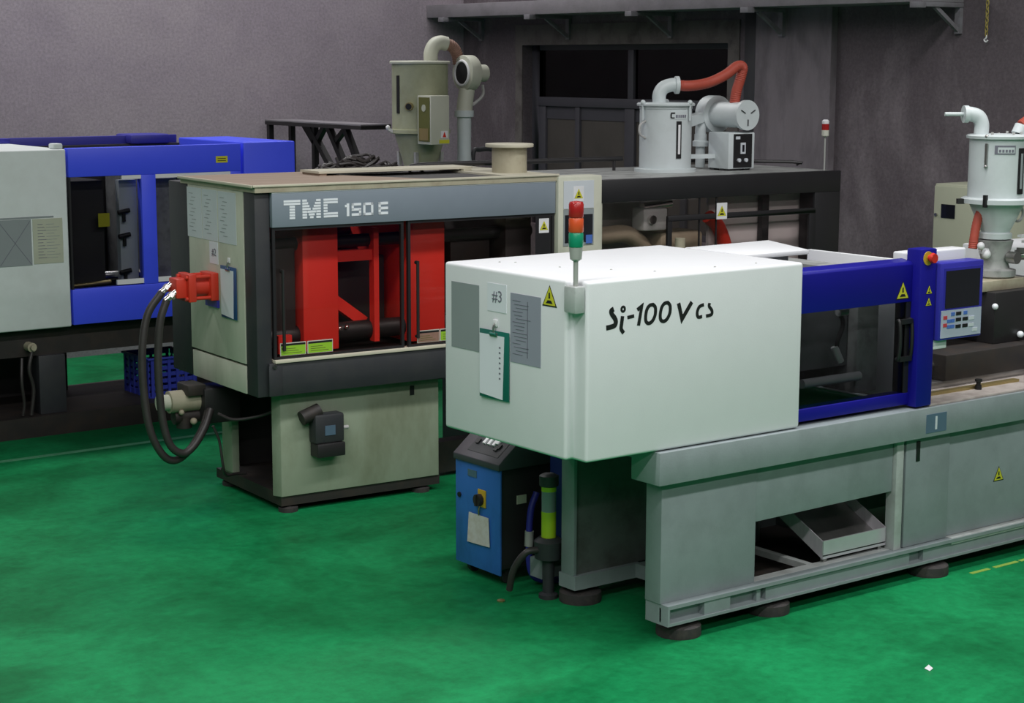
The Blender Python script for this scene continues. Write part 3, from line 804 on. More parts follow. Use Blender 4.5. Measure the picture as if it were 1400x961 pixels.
# sloping console controls (slope direction)
sl = Vector((0.19+0.025, 0, 0.83-0.655)).normalized(); sn = Vector((-sl.z, 0, sl.x))
def onslope(a, y, h): 
    p = Vector((-0.025, 0, 0.655)) + sl*a + sn*h
    return (p.x, y, p.z)
def slab_slope(a0, a1, y0, y1, h0, h1):
    vs = [onslope(a, y, h) for a in (a0, a1) for y in (y0, y1) for h in (h0, h1)]
    return MB().add(vs, [(0, 1, 3, 2), (4, 6, 7, 5), (0, 4, 5, 1), (2, 3, 7, 6), (0, 2, 6, 4), (1, 5, 7, 3)])
slab_slope(0.04, 0.24, -0.15, 0.12, 0, 0.002).build('face_plate', 'tmc_dark', pt_)
for a, y in ((0.10, 0.03), (0.10, -0.01), (0.10, -0.05), (0.115, -0.07), (0.155, -0.075)):
    slab_slope(a, a+0.035, y-0.010, y+0.010, 0.002, 0.012).build('switch', 'white_plain', pt_)
for a, y in ((0.09, 0.085), (0.075, -0.09), (0.09, -0.10)):
    slab_slope(a, a+0.03, y-0.012, y+0.012, 0.002, 0.010).build('dial', 'ink_black', pt_)
B(-0.015, -0.012, 0.01, 0.09, 0.548, 0.585).build('badge', 'plate_blue', d_)
MB().cyl((-0.012, 0.165, 0.43), (-0.02, 0.165, 0.43), 0.014, n=14).build('door_lock', 'ink_black', d_)
sw = B(-0.02, -0.012, -0.075, -0.005, 0.400, 0.495).build('switch_plate', 'estop_yellow', d_, bevel=0.004)
MB().cyl((-0.02, -0.03, 0.44), (-0.045, -0.03, 0.44), 0.032, n=20).box(-0.055, -0.045, -0.036, -0.024, 0.41, 0.47).build('main_switch', 'dark_iron', t)
MB().add([(-0.022, -0.115, 0.200), (-0.022, 0.085, 0.190), (-0.022, 0.07, 0.355), (-0.022, -0.105, 0.355), (-0.020, -0.115, 0.200), (-0.020, 0.085, 0.190), (-0.020, 0.07, 0.355), (-0.020, -0.105, 0.355)],
         [(0, 1, 2, 3), (7, 6, 5, 4), (0, 4, 5, 1), (1, 5, 6, 2), (2, 6, 7, 3), (3, 7, 4, 0)]).build('hanging_tag', 'paper_tag', t)
MB().tube([(-0.022, -0.02, 0.355), (-0.03, -0.03, 0.385), (-0.022, -0.03, 0.41)], 0.004, 6).build('tag_string', 'brass', t)
for cx, cy in ((0.07, -0.14), (0.07, 0.15), (0.55, -0.14), (0.55, 0.15)):
    MB().cyl((cx, cy-0.015, 0.035), (cx, cy+0.015, 0.035), 0.035, n=18).box(cx-0.02, cx+0.02, cy-0.022, cy+0.022, 0.05, 0.09).build('castor', 'black_rubber', t)
B(0.10, 0.16, ty0, ty0+0.006, 0.43, 0.475).build('side_label', 'notice_cream', t)

# flow tube beside the base
fm = thing('flow_meter', 'clear flow tube half full of yellow green fluid beside the grey rear post', 'flow meter', (0.015, 0.93, 0))
MB().lathe([(0.05, 0.0), (0.05, 0.02), (0.03, 0.03), (0.03, 0.20), (0.07, 0.21), (0.075, 0.30), (0.05, 0.32)], (0, 0, 0), 20).build('pump_body', 'tmc_dark', fm)  # body, cap and inlet hose coloured darker for the shade under the hood
MB().lathe([(0.038, 0.32), (0.038, 0.455)], (0, 0, 0), 20).build('fluid', 'tube_fluid', fm)
MB().lathe([(0.0375, 0.455), (0.0375, 0.56)], (0, 0, 0), 20).build('clear_tube', 'tube_clear', fm)
MB().lathe([(0.0385, 0.56), (0.0385, 0.575), (0.0385, 0.585)], (0, 0, 0), 20).build('green_ring', 'tube_fluid', fm)
MB().lathe([(0.042, 0.585), (0.05, 0.59), (0.05, 0.64), (0.03, 0.65)], (0, 0, 0), 20).build('cap', 'tmc_dark', fm)
MB().tube([(-0.05, 0.0, 0.26), (-0.12, 0.03, 0.25), (-0.16, 0.08, 0.16), (-0.16, 0.12, 0.04)], 0.018, 10).build('inlet_hose', 'hose_black', fm)
MB().cyl((0.07, 0, 0.255), (0.11, -0.03, 0.255), 0.02).build('elbow', 'brass', fm)
ys = MB().lathe([(0.02, 0), (0.022, 0.006), (0.008, 0.012)], (-0.22, 1.02, 0), 7)
tag(ys.build('plastic_scrap', 'brass'), 'small yellowish plastic scrap on the floor under the white hood', 'scrap')
hso = thing('water_hose', 'dark blue water hose hanging beside the blue controller', 'hose', (0.1, 1.14, 0))
MB().tube([(0.0, 0.0, 0.50), (-0.04, 0.0, 0.40), (-0.05, 0.0, 0.20), (-0.03, 0.0, 0.07), (0.05, -0.02, 0.022), (0.25, -0.06, 0.019)], 0.018, 10).build('hose', 'left_blue_dark', hso)  # hose colour darkened for the shade beneath the hood
MB().cyl((-0.048, 0.0, 0.30), (-0.05, 0.0, 0.22), 0.024, n=12).build('coupling', 'pole_grey', hso)

# ================================================================== TMC MACHINE
TR = -0.0622
TL = Vector((-0.22, 3.168, 0))
T = thing('injection_molding_machine', 'beige and slate grey injection moulding machine marked TMC 150 E with red parts inside', 'machine', tuple(TL), TR)
def tworld(x, y, z=0):
    c, s = math.cos(TR), math.sin(TR)
    return (TL.x + x*c - y*s, TL.y + x*s + y*c, z)
xe = -0.187
TXE, TD = 4.43, 1.27
# base
pl = MB().box(0.0, 1.12, 0.10, 1.05, 0.04, 0.10)
pl.build('plinth', 'dark_iron', T)
for x, y in ((0.06, 0.13), (0.06, 0.95), (1.0, 0.14), (1.0, 0.95)):
    MB().lathe([(0.06, 0), (0.06, 0.025), (0.02, 0.03), (0.02, 0.06)], (x, y, 0), 16).build('leveling_foot', 'pad_grey', T)
MB().prism([(-0.03, 0.155), (0.0, 0.09), (1.11, 0.09), (1.11, 0.155)], 'z', 0.10, 0.748).build('base_panel', 'tmc_beige', T, bevel=0.004)
MB().box(0.0, 0.05, 0.80, 0.95, 0.10, 0.745).build('base_post', 'tmc_beige', T, bevel=0.004)
MB().box(0.10, 1.11, 0.98, 1.02, 0.10, 0.745).box(0.35, 0.38, 0.155, 0.98, 0.10, 0.745).build('base_inner_wall', 'interior_dark', T)
B(0.0, 0.35, 0.155, 0.98, 0.10, 0.115).build('drip_tray', 'dark_iron', T)
B(1.11, 4.35, 0.40, 0.52, 0.03, 0.235).build('base_beam', 'tmc_dark', T).data.materials[0] = MATS['dark_iron']
B(1.75, 4.35, 0.12, 1.1, 0.0, 0.748).build('base_body', 'tmc_dark', T)
B(0.90, 0.93, 0.086, 0.092, 0.64, 0.70).build('panel_slot', 'ink_black', T)
# oil box on the base
ob = B(0.185, 0.385, -0.005, 0.09, 0.42, 0.60).build('oil_box', 'tmc_dark', T, bevel=0.015)
B(0.195, 0.385, -0.015, 0.09, 0.335, 0.42).build('box_lower', 'black_metal', ob, bevel=0.008)
MB().cyl((0.12, 0.05, 0.58), (0.24, 0.05, 0.62), 0.045, n=14).build('filler_cap', 'dark_iron', ob)
B(0.25, 0.32, -0.008, -0.005, 0.47, 0.53).build('label_plate', 'plate_blue', ob)
MB().cyl((0.385, 0.03, 0.50), (0.425, 0.03, 0.50), 0.013, n=12).build('outlet', 'pipe_grey', ob)
# lower beam
B(-0.12, TXE, -0.02, 0.06, 0.748, 0.945).build('lower_beam', 'tmc_dark', T, bevel=0.004)
B(-0.125, -0.04, -0.027, -0.02, 0.75, 0.93).build('beam_end_plate', 'tmc_dark', T, bevel=0.002)
B(-0.085, 1.93, -0.034, 0.05, 0.945, 0.965).build('door_track', 'plywood_edge', T, bevel=0.003)
build_split(MB().cyl((-0.09, -0.027, 0.93), (-0.09, -0.036, 0.93), 0.014, n=12), 'bolt', 'chrome', T)
# end wall
B(xe, -0.09, 0.0, 0.150, 0.745, 1.962).build('corner_column', 'tmc_dark', T, bevel=0.006)
B(xe-0.004, xe+0.03, 0.155, 0.955, 0.926, 1.965).build('end_panel', 'tmc_cream', T, bevel=0.003)
B(xe-0.002, xe+0.03, 0.158, 0.945, 0.745, 0.912).build('end_panel', 'tmc_cream', T, bevel=0.003)
B(xe, -0.09, 0.960, TD, 0.745, 1.962).build('corner_column', 'tmc_dark', T, bevel=0.006)
B(-0.155, -0.05, 0.15, 0.96, 0.745, 1.96).build('end_frame', 'interior_dark', T)
for y0, y1 in ((0.745, 0.965), (0.515, 0.735), (0.245, 0.500)):
    sh = B(xe-0.006, xe-0.004, y0, y1, 1.630, 1.940).build('notice_sheet', 'notice_pale', T)
    for i in range(11):
        yy = y1-0.03-0.02*((i*5) % 3)
        B(xe-0.007, xe-0.006, yy-0.06-0.03*((i*3) % 3), yy, 1.90-i*0.023, 1.904-i*0.023).build('print_line', 'notice_grey', sh)
ns = B(xe-0.006, xe-0.004, 0.515, 0.640, 1.490, 1.625).build('number_sheet', 'paper', T, label='white sheet with number two')
text('number', '#2', 0.06, 'ink_grey', ns, (xe-0.007, 0.605, 1.535), (0, -1, 0), fit=(0.062, 0.05))
# roof
MB().prism([(-0.20, -0.02), (1.02, -0.02), (0.72, 0.58), (0.72, 1.06), (-0.20, 1.06)], 'z', 1.985, 2.0).build('roof_board', 'plywood', T)
B(1.58, 1.95, -0.02, 1.06, 1.985, 2.0).build('roof_board', 'plywood_edge', T)
B(0.70, 1.60, 0.0, 1.05, 1.985, 1.988).build('roof_shade_sheet', 'interior_dark', T)  # flat dark sheet, its colour standing in for the shaded roof opening
MB().box(-0.21, 1.95, -0.036, -0.02, 1.989, 2.003).box(-0.215, -0.20, -0.02, 1.06, 1.985, 2.002).build('roof_edge', 'plywood_edge', T, bevel=0.003)
B(-0.195, 1.95, -0.028, 1.06, 1.957, 1.987).build('roof_frame', 'tan_beige', T)
# header with lettering
hd = B(-0.085, 1.93, -0.022, 0.04, 1.750, 1.957).build('header', 'tmc_slate', T, bevel=0.003)
B(-0.085, 1.93, -0.0235, -0.022, 1.950, 1.956).build('header_trim', 'notice_pale', hd)
rows = 7
z_lo, z_hi = 1.793, 1.909
rh = (z_hi-z_lo)/rows
def stripe(x0, x1, k, name='letter_stripe'):
    z0 = z_hi-(k+1)*rh+rh*0.14; z1 = z_hi-k*rh-rh*0.10
    return (x0, x1, z0, z1)
letT, letM, letC = [], [], []
for k in range(rows):
    letT.append(stripe(-0.010, 0.099, k) if k < 2 else stripe(0.028, 0.063, k))
    m0, m1 = 0.112, 0.233
    letM.append(stripe(m0, m0+0.030, k)); letM.append(stripe(m1-0.030, m1, k))
    if 0 < k:
        o_ = 0.006*k
        if k < 4:
            letM.append(stripe(m0+0.030, m0+0.030+0.008*k, k)); letM.append(stripe(m1-0.030-0.008*k, m1-0.030, k))
        else:
            c0 = (m0+m1)/2; hw = {4: 0.028, 5: 0.020, 6: 0.012}[k]
            letM.append(stripe(c0-hw, c0+hw, k))
    c0, c1 = 0.252, 0.347
    letC.append(stripe(c0, c1, k) if k in (0, 1, 5, 6) else stripe(c0, c0+0.026, k))
for lt in (letT, letM, letC):
    mb = MB()
    for x0, x1, z0, z1 in lt: mb.box(x0, x1, -0.0245, -0.022, z0, z1)
    mb.build('letter', 'ink_white', hd)
def seg7(mb, x0, x1, z0, z1, t_, segs):
    zm = (z0+z1)/2
    S = {'t': (x0, x1, z1-t_, z1), 'm': (x0, x1, zm-t_/2, zm+t_/2), 'b': (x0, x1, z0, z0+t_), 'ul': (x0, x0+t_, zm, z1), 'll': (x0, x0+t_, z0, zm), 'ur': (x1-t_, x1, zm, z1), 'lr': (x1-t_, x1, z0, zm)}
    for s_ in segs:
        a = S[s_]; mb.box(a[0], a[1], -0.0245, -0.022, a[2], a[3])
zb, zt = 1.797, 1.873
mb = MB().box(0.407, 0.424, -0.0245, -0.022, zb, zt).box(0.395, 0.407, -0.0245, -0.022, zt-0.022, zt-0.008); mb.build('letter', 'ink_white', hd)
mb = MB(); seg7(mb, 0.440, 0.505, zb, zt, 0.015, ('t', 'ul', 'm', 'lr', 'b')); mb.build('letter', 'ink_white', hd)
mb = MB(); seg7(mb, 0.519, 0.588, zb, zt, 0.015, ('t', 'ul', 'll', 'ur', 'lr', 'b')); mb.build('letter', 'ink_white', hd)
mb = MB(); seg7(mb, 0.624, 0.690, zb, zt, 0.016, ('t', 'ul', 'll', 'm', 'b')); mb.build('letter', 'ink_white', hd)
# sliding doors
for x0, x1 in ((-0.082, 0.805), (0.835, 1.925)):
    d_ = MB().frame_xz(x0, x1, 0.962, 1.750, 0.018, -0.012, 0.012).build('sliding_door', 'tmc_black', T)
    B(x0+0.018, x1-0.018, -0.003, 0.003, 0.98, 1.732).build('door_glass', 'glass_tmc', d_)
    hx = x0+0.055
    MB().cyl((hx, -0.035, 1.02), (hx, -0.035, 1.50), 0.010, n=10).cyl((hx, -0.012, 1.03), (hx, -0.035, 1.03), 0.01, n=10).cyl((hx, -0.012, 1.49), (hx, -0.035, 1.49), 0.012, n=10).build('door_handle', 'black_metal', d_)
for x0, x1, mt in ((-0.045, 0.125, 'sign_green'), (0.135, 0.305, 'sign_green'), (0.895, 1.055, 'notice_lilac'), (1.06, 1.22, 'sign_green')):
    sg = B(x0, x1, -0.016, -0.012, 0.985, 1.062).build('warning_sign', 'sign_pale', T)
    B(x0+0.005, x1-0.005, -0.018, -0.016, 0.989, 1.045).build('sign_face', mt if mt != 'notice_lilac' else 'hose_brown', sg)
    B(x0+0.005, x1-0.005, -0.0185, -0.016, 1.045, 1.057).build('sign_band', 'ink_black', sg)
    for i in range(3):
        B(x0+0.02, x1-0.03-0.02*i, -0.0188, -0.018, 1.000+i*0.013, 1.003+i*0.013).build('print_line', 'panel_olive', sg)
warn_tri(T, (1.845, -0.0135, 1.672), 0.062, '-y', backing=True)
B(1.78, 1.90, -0.013, -0.012, 1.40, 1.745).build('door_edge_strip', 'tmc_black', T)
# machine parts behind the glass
B(0.190, 0.430, 0.14, 1.05, 0.97, 1.74).build('platen', 'tmc_red', T, bevel=0.006)
B(0.930, 1.190, 0.14, 1.05, 0.97, 1.74).build('platen', 'tmc_red', T, bevel=0.006)
B(0.690, 0.725, 0.16, 0.22, 0.99, 1.70).build('red_post', 'tmc_red', T)
B(0.430, 0.690, 0.18, 0.24, 1.50, 1.565).build('red_crossbar', 'tmc_red', T)
MB().bar((0.46, 0.30, 1.26), (0.68, 0.30, 1.10), 0.07).build('red_link', 'tmc_red', T)
for yy, zz in ((0.24, 1.06), (0.24, 1.62), (0.95, 1.06), (0.95, 1.62)):
    MB().cyl((-0.04, yy, zz), (1.9, yy, zz), 0.06 if zz < 1.2 else 0.04, n=20).build('tie_bar', 'black_metal', T)
build_split(MB().ball((0.45, 0.17, 1.09), 0.016).ball((0.50, 0.17, 1.095), 0.014), 'grease_nipple', 'chrome', T)
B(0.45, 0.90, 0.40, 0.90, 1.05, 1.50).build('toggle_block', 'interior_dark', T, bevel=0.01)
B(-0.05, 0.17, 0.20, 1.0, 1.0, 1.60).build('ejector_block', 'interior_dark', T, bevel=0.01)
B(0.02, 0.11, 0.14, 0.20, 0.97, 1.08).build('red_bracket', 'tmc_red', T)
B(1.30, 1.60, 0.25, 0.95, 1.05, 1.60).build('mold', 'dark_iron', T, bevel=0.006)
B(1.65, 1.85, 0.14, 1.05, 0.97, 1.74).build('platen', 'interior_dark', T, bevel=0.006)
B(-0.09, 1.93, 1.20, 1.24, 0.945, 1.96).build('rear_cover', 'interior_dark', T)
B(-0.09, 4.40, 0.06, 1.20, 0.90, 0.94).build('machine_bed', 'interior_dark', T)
# control pillar
cp = B(1.935, 2.285, -0.045, 0.10, 0.945, 1.985).build('control_pillar', 'tmc_cream', T, bevel=0.01)
B(1.975, 2.215, -0.049, -0.045, 1.775, 1.955).build('panel_plate', 'notice_pale', cp)
B(1.975, 2.215, -0.049, -0.045, 1.535, 1.770).build('panel_plate', 'notice_grey', cp)
B(1.985, 2.205, -0.052, -0.049, 1.555, 1.735).build('display', 'plate_blue', cp).data.materials[0] = MATS['screen_black']
B(2.15, 2.20, -0.055, -0.052, 1.545, 1.60).build('display_key', 'key_blue', cp)
warn_tri(T, (2.092, -0.0495, 1.870), 0.066, '-y', backing=True)
# right section
B(2.285, TXE, -0.022, 0.04, 1.800, 1.948).build('header', 'tmc_black', T, bevel=0.004)
B(4.185, TXE, -0.02, 0.14, 0.945, 1.80).build('end_column', 'tmc_black', T, bevel=0.004)
B(2.285, 2.31, -0.012, 0.04, 0.945, 1.80).build('door_jamb', 'tmc_cream', T)
gd = MB().box(2.850, 4.185, -0.03, -0.005, 1.655, 1.690).box(2.850, 2.885, -0.03, -0.005, 0.95, 1.655).box(4.13, 4.185, -0.03, -0.005, 0.95, 1.655)
gd.build('guard_frame', 'tmc_black', T, bevel=0.003)
for xg in (3.13, 3.28):
    B(xg, xg+0.010, -0.012, -0.004, 0.95, 1.80).build('glass_edge', 'tmc_black', T)
for x0, x1 in ((2.31, 3.13), (3.14, 3.28), (3.29, 4.18)):
    B(x0, x1, -0.008, -0.004, 0.95, 1.80).build('guard_glass', 'glass_tmc', T)
warn_tri(T, (3.315, -0.031, 1.705), 0.075, '-y', backing=True)
# injection side seen through the guard
B(2.30, 3.20, 0.42, 0.45, 0.945, 1.78).build('rear_sheet', 'pipe_grey', T)
B(3.36, 4.30, 0.16, 0.19, 0.945, 1.79).build('rear_sheet', 'white_plain', T)
MB().tube([(2.31, 0.20, 1.56), (2.50, 0.20, 1.56), (2.66, 0.20, 1.56), (2.80, 0.22, 1.49), (2.90, 0.24, 1.38)], 0.06, 14).build('beige_pipe', 'tan_beige', T)
B(2.74, 2.95, 0.10, 0.24, 1.58, 1.74).build('servo_head', 'dryer_white', T, bevel=0.02)
build_split(MB().cyl((2.80, 0.07, 1.66), (2.80, 0.11, 1.66), 0.03).cyl((2.76, 0.14, 1.74), (3.0, 0.14, 1.76), 0.03), 'servo_fitting', 'chrome', T)
B(2.92, 3.30, 0.14, 0.40, 1.10, 1.56).build('injection_block', 'tan_beige', T, bevel=0.03)
MB().tube([(3.30, 0.10, 1.66), (3.38, 0.10, 1.60), (3.43, 0.10, 1.52), (3.47, 0.10, 1.42)], 0.05, 12).build('red_pipe', 'cyl_red', T)
B(3.80, 3.86, 0.10, 0.15, 0.945, 1.79).build('inner_post', 'tmc_dark', T)
MB().cyl((2.93, -0.06, 1.40), (2.93, -0.06, 1.54), 0.035, n=14).build('handle_grip', 'tan_beige', T)
# flat roof right
B(2.285, TXE, 0.04, TD-0.1, 1.925, 1.945).build('roof_sheet', 'mech_grey', T)
hr = MB().tube([(1.35, 0.86, 2.00), (1.45, 0.86, 2.03), (2.2, 0.86, 2.03), (3.12, 0.86, 2.03)], 0.018, 10)
for xx in (1.45, 2.2, 3.05): hr.cyl((xx, 0.86, 1.985 if xx < 1.9 else 1.945), (xx, 0.86, 2.03), 0.012, n=8)
hr.build('handrail', 'black_metal', T)
hr2 = MB().tube([(3.62, 1.10, 1.99), (4.38, 0.45, 1.99), (4.40, 0.42, 1.97)], 0.012, 8, k=2); hr2.cyl((3.63, 1.09, 1.945), (3.63, 1.09, 1.99), 0.01, n=8)
hr2.build('rear_rail', 'black_metal', T)
# vent stub
vsb = MB().cyl((1.79, 0.31, 2.0), (1.79, 0.31, 2.165), 0.115, n=28).build('vent_stub', 'tan_beige', T)
MB().cyl((1.79, 0.31, 2.165), (1.79, 0.31, 2.187), 0.158, n=32).build('stub_flange', 'plywood_edge', vsb, bevel=0.004)
# far signal lamp
sl_ = thing('signal_lamp', 'a', 'b'); del sl_['label']; del sl_['category']; sl_.parent = T
MB().cyl((4.36, 0.08, 1.945), (4.36, 0.08, 2.19), 0.006, n=8).build('pole', 'pole_grey', sl_)
MB().lathe([(0.022, 2.19), (0.026, 2.195), (0.026, 2.235)], (4.36, 0.08, 0), 16).build('lens', 'sign_pale', sl_)
MB().lathe([(0.026, 2.235), (0.026, 2.28)], (4.36, 0.08, 0), 16).build('lens', 'lamp_red', sl_)
MB().lathe([(0.026, 2.28), (0.026, 2.30), (0.015, 2.31)], (4.36, 0.08, 0), 16).build('lens', 'white_plain', sl_)
# hydraulic cylinder, hoses and pump at the end
hc = thing('hydraulic_cylinder', 'a', 'b'); del hc['label']; del hc['category']; hc.parent = T
cy_, cz_ = 0.60, 1.355
def sqp(x0, x1, s_): return B(x0, x1, cy_-s_, cy_+s_, cz_-s_, cz_+s_)
sqp(xe-0.055, xe-0.004, 0.085).build('flange', 'cyl_red', hc, bevel=0.006)
sqp(xe-0.20, xe-0.15, 0.085).build('flange', 'cyl_red', hc, bevel=0.006)
sqp(xe-0.27, xe-0.20, 0.06).build('head', 'cyl_red', hc, bevel=0.008)
MB().cyl((xe-0.15, cy_, cz_), (xe-0.055, cy_, cz_), 0.06, n=24).build('barrel', 'cyl_red', hc)
for a in (-0.065, 0.065):
    for b in (-0.065, 0.065):
        MB().cyl((xe-0.215, cy_+a, cz_+b), (xe-0.004, cy_+a, cz_+b), 0.012, n=10).build('tie_rod', 'cyl_red', hc)
B(xe-0.02, xe-0.004, cy_-0.09, cy_+0.09, cz_-0.13, cz_-0.085).build('mount', 'left_blue_dark', hc)
for dy, z0 in ((0.035, 0.02), (-0.035, -0.02)):
    MB().cyl((xe-0.26, cy_+dy, cz_+z0), (xe-0.33, cy_+dy+0.01, cz_+z0-0.05), 0.020, n=14).cyl((xe-0.28, cy_+dy, cz_+z0-0.01), (xe-0.30, cy_+dy, cz_+z0-0.03), 0.026, n=6).build('fitting', 'chrome', hc)
hA = [(xe-0.32, 0.645, 1.33), (-0.60, 0.65, 1.20), (-0.645, 0.64, 1.0), (-0.65, 0.63, 0.75), (-0.625, 0.61, 0.50), (-0.555, 0.60, 0.34), (-0.47, 0.60, 0.29), (-0.37, 0.60, 0.35), (-0.28, 0.62, 0.46), (-0.22, 0.66, 0.56)]
hB = [(xe-0.32, 0.575, 1.29), (-0.555, 0.57, 1.16), (-0.575, 0.57, 0.95), (-0.575, 0.565, 0.75), (-0.56, 0.56, 0.55), (-0.52, 0.55, 0.40), (-0.44, 0.55, 0.34), (-0.36, 0.56, 0.38), (-0.28, 0.58, 0.48), (-0.22, 0.62, 0.58)]
for h in (hA, hB):
    MB().tube(h, 0.024, 12).build('hydraulic_hose', 'hose_black', T)
MB().tube([(-0.20, 0.55, 0.56), (-0.14, 0.45, 0.535), (-0.02, 0.35, 0.56), (0.06, 0.28, 0.60)], 0.010, 8).build('cable', 'hose_black', T)
MB().tube([(-0.26, 0.50, 0.50), (-0.22, 0.50, 0.40), (-0.20, 0.50, 0.25), (-0.16, 0.55, 0.17), (-0.06, 0.62, 0.15), (0.02, 0.64, 0.14)], 0.009, 8).build('cable', 'hose_black', T)
pm = thing('valve_pump', 'a', 'b'); del pm['label']; del pm['category']; pm.parent = T
MB().cyl((-0.43, 0.78, 0.62), (-0.20, 0.78, 0.62), 0.07, n=20).build('motor', 'tan_beige', pm)
MB().cyl((-0.50, 0.78, 0.62), (-0.43, 0.78, 0.62), 0.05, n=16).build('motor_cap', 'tmc_cream', pm)
MB().cyl((-0.40, 0.78, 0.52), (-0.24, 0.78, 0.52), 0.045, n=14).cyl((-0.33, 0.78, 0.52), (-0.33, 0.78, 0.45), 0.05, n=14).build('gear_body', 'dark_iron', pm)
B(-0.34, -0.22, 0.68, 0.86, 0.66, 0.73).build('manifold', 'dark_iron', pm, bevel=0.008)
B(-0.24, 0.0, 0.66, 0.88, 0.48, 0.70).build('mount_block', 'black_metal', pm, bevel=0.006)
build_split(MB().ball((-0.30, 0.70, 0.50), 0.022).ball((-0.24, 0.68, 0.47), 0.02).ball((-0.37, 0.72, 0.56), 0.018), 'bolt', 'tan_beige', pm)
# blue clipboard on the end panel
cl = clipboard('blue clipboard with a blank white sheet on the beige machine end', tworld(xe-0.004, 0.352, 1.495), 0.222, 0.315, 'clip_blue', TR)
# loose board on the roof
pb = thing('plywood_board', 'loose pale board bridging the dark gap in the plywood machine roof', 'board', tworld(1.1, 0.72, 2.0), TR)
B(-0.56, 0.58, -0.13, 0.13, 0.014, 0.028).build('panel', 'plywood_edge', pb)
B(-0.55, -0.50, -0.12, 0.12, 0.0, 0.014).build('batten', 'plywood', pb)
B(0.50, 0.56, -0.15, -0.09, 0.0, 0.014).build('support_block', 'plywood_edge', pb)
B(0.50, 0.56, 0.06, 0.12, 0.0, 0.014).build('support_block', 'plywood_edge', pb)
# cable heap
hp_ = thing('cable_coil', 'heap of dark tangled cable lying behind the plywood roof', 'cable', tworld(1.05, 0.98, 1.99), TR)
for k in range(14):
    pts = []
    ph = random.random()*6
    for i in range(12):
        a = ph+i*0.75
        pts.append((0.13*math.cos(a)*(0.7+0.3*random.random())+0.035*(k-6.5), 0.06*math.sin(a)*(0.7+0.3*random.random()), 0.014+(0.10*random.random()*(1-abs(k-6)/8))))
    MB().tube(pts, 0.010, 6, k=4).build('cable_loop', 'hose_black', hp_)

# ================================================================== LEFT BLUE MACHINE
BL = (-0.506, 6.28, 0)
Lm = thing('injection_molding_machine', 'pale grey and bright blue injection moulding machine with dark windows near the back wall', 'machine', BL)
B(-2.6, 0.272, 0.0, 1.15, 0.79, 2.085).build('hood', 'left_white', Lm, bevel=0.012, seg=3)
B(0.19, 0.262, 0.02, 0.12, 2.085, 2.125).build('corner_cap', 'left_white', Lm, bevel=0.012)
B(-0.8, 0.16, -0.003, 0.0, 1.598, 1.61).build('panel_ledge', 'notice_grey', Lm)
ng = B(-0.26, -0.012, -0.004, 0.0, 1.262, 1.594).build('notice_plate', 'notice_grey', Lm, label='grey diagram plate')
mb = MB(); ribbon(mb, [(-0.25, 1.27), (-0.02, 1.58)], 0.004, -0.004, 0.001); ribbon(mb, [(-0.25, 1.58), (-0.02, 1.27)], 0.004, -0.004, 0.001); mb.build('print_line', 'ink_grey', ng)
nc = B(0.0, 0.225, -0.004, 0.0, 1.268, 1.592).build('notice_plate', 'notice_cream', Lm, label='cream text plate')
for i in range(12):
    B(0.035, 0.075+0.012*(i % 3), -0.005, -0.004, 1.55-i*0.022, 1.554-i*0.022).build('print_line', 'ink_grey', nc)
    B(0.10, 0.16+0.02*((i*2) % 3), -0.005, -0.004, 1.55-i*0.022, 1.553-i*0.022).build('print_line', 'notice_grey', nc)
B(0.285, 1.69, -0.004, 0.07, 1.880, 2.090).build('gate_header', 'left_blue', Lm, bevel=0.006)
B(0.285, 1.69, -0.004, 0.07, 0.800, 1.062).build('gate_sill', 'left_blue', Lm, bevel=0.006)
B(0.855, 0.972, -0.004, 0.07, 1.062, 1.880).build('gate_stile', 'left_blue', Lm, bevel=0.004)
B(1.60, 1.69, -0.004, 0.07, 1.062, 1.880).build('gate_stile', 'left_blue', Lm, bevel=0.004)
B(0.285, 0.30, 0.0, 0.07, 1.062, 1.880).build('gate_stile', 'tmc_black', Lm)
for x0, x1 in ((0.30, 0.855), (0.972, 1.60)):
    B(x0, x1, 0.02, 0.026, 1.062, 1.880).build('gate_window', 'glass_left', Lm)
B(1.715, 2.17, -0.004, 1.10, 0.80, 2.100).build('nozzle_cover', 'left_blue', Lm, bevel=0.012, seg=3)
wt = B(1.475, 1.575, -0.006, -0.004, 1.950, 2.000).build('warning_sign', 'warn_yellow', Lm)
for i in range(2): B(1.49, 1.56, -0.007, -0.006, 1.963+0.016*i, 1.968+0.016*i).build('print_line', 'ink_black', wt)
# inside
B(0.29, 1.70, 1.05, 1.10, 0.80, 2.06).build('rear_gate', 'interior_dark', Lm)
MB().box(0.285, 1.70, 1.10, 1.14, 2.02, 2.125).box(-2.6, 0.272, 1.05, 1.15, 2.085, 2.125).build('rear_header', 'left_blue_dark', Lm, bevel=0.004)
B(1.25, 1.60, 1.00, 1.30, 2.06, 2.135).build('rear_cap', 'left_blue_dark', Lm, bevel=0.02)
B(0.32, 0.62, 0.16, 1.0, 1.02, 1.84).build('platen', 'interior_dark', Lm)
B(1.02, 1.20, 0.12, 1.0, 1.02, 1.84).build('platen', 'mech_grey', Lm)
B(0.72, 0.86, 0.10, 0.16, 1.08, 1.84).build('inner_post', 'dryer_white', Lm)
for zz in (1.15, 1.42, 1.60):
    build_split(MB().cyl((0.70, 0.08, zz), (0.79, 0.08, zz+0.015), 0.018, n=10).cyl((0.745, 0.08, zz-0.07), (0.745, 0.08, zz), 0.014, n=8), 'hose_fitting', 'ink_black', Lm)
B(0.55, 0.64, 0.10, 0.105, 1.50, 1.60).build('inner_sign', 'warn_yellow', Lm)
for yy, zz in ((0.22, 1.12), (0.22, 1.90)):
    MB().cyl((0.60, yy, zz), (1.69, yy, zz), 0.035, n=16).build('tie_bar', 'chrome', Lm)
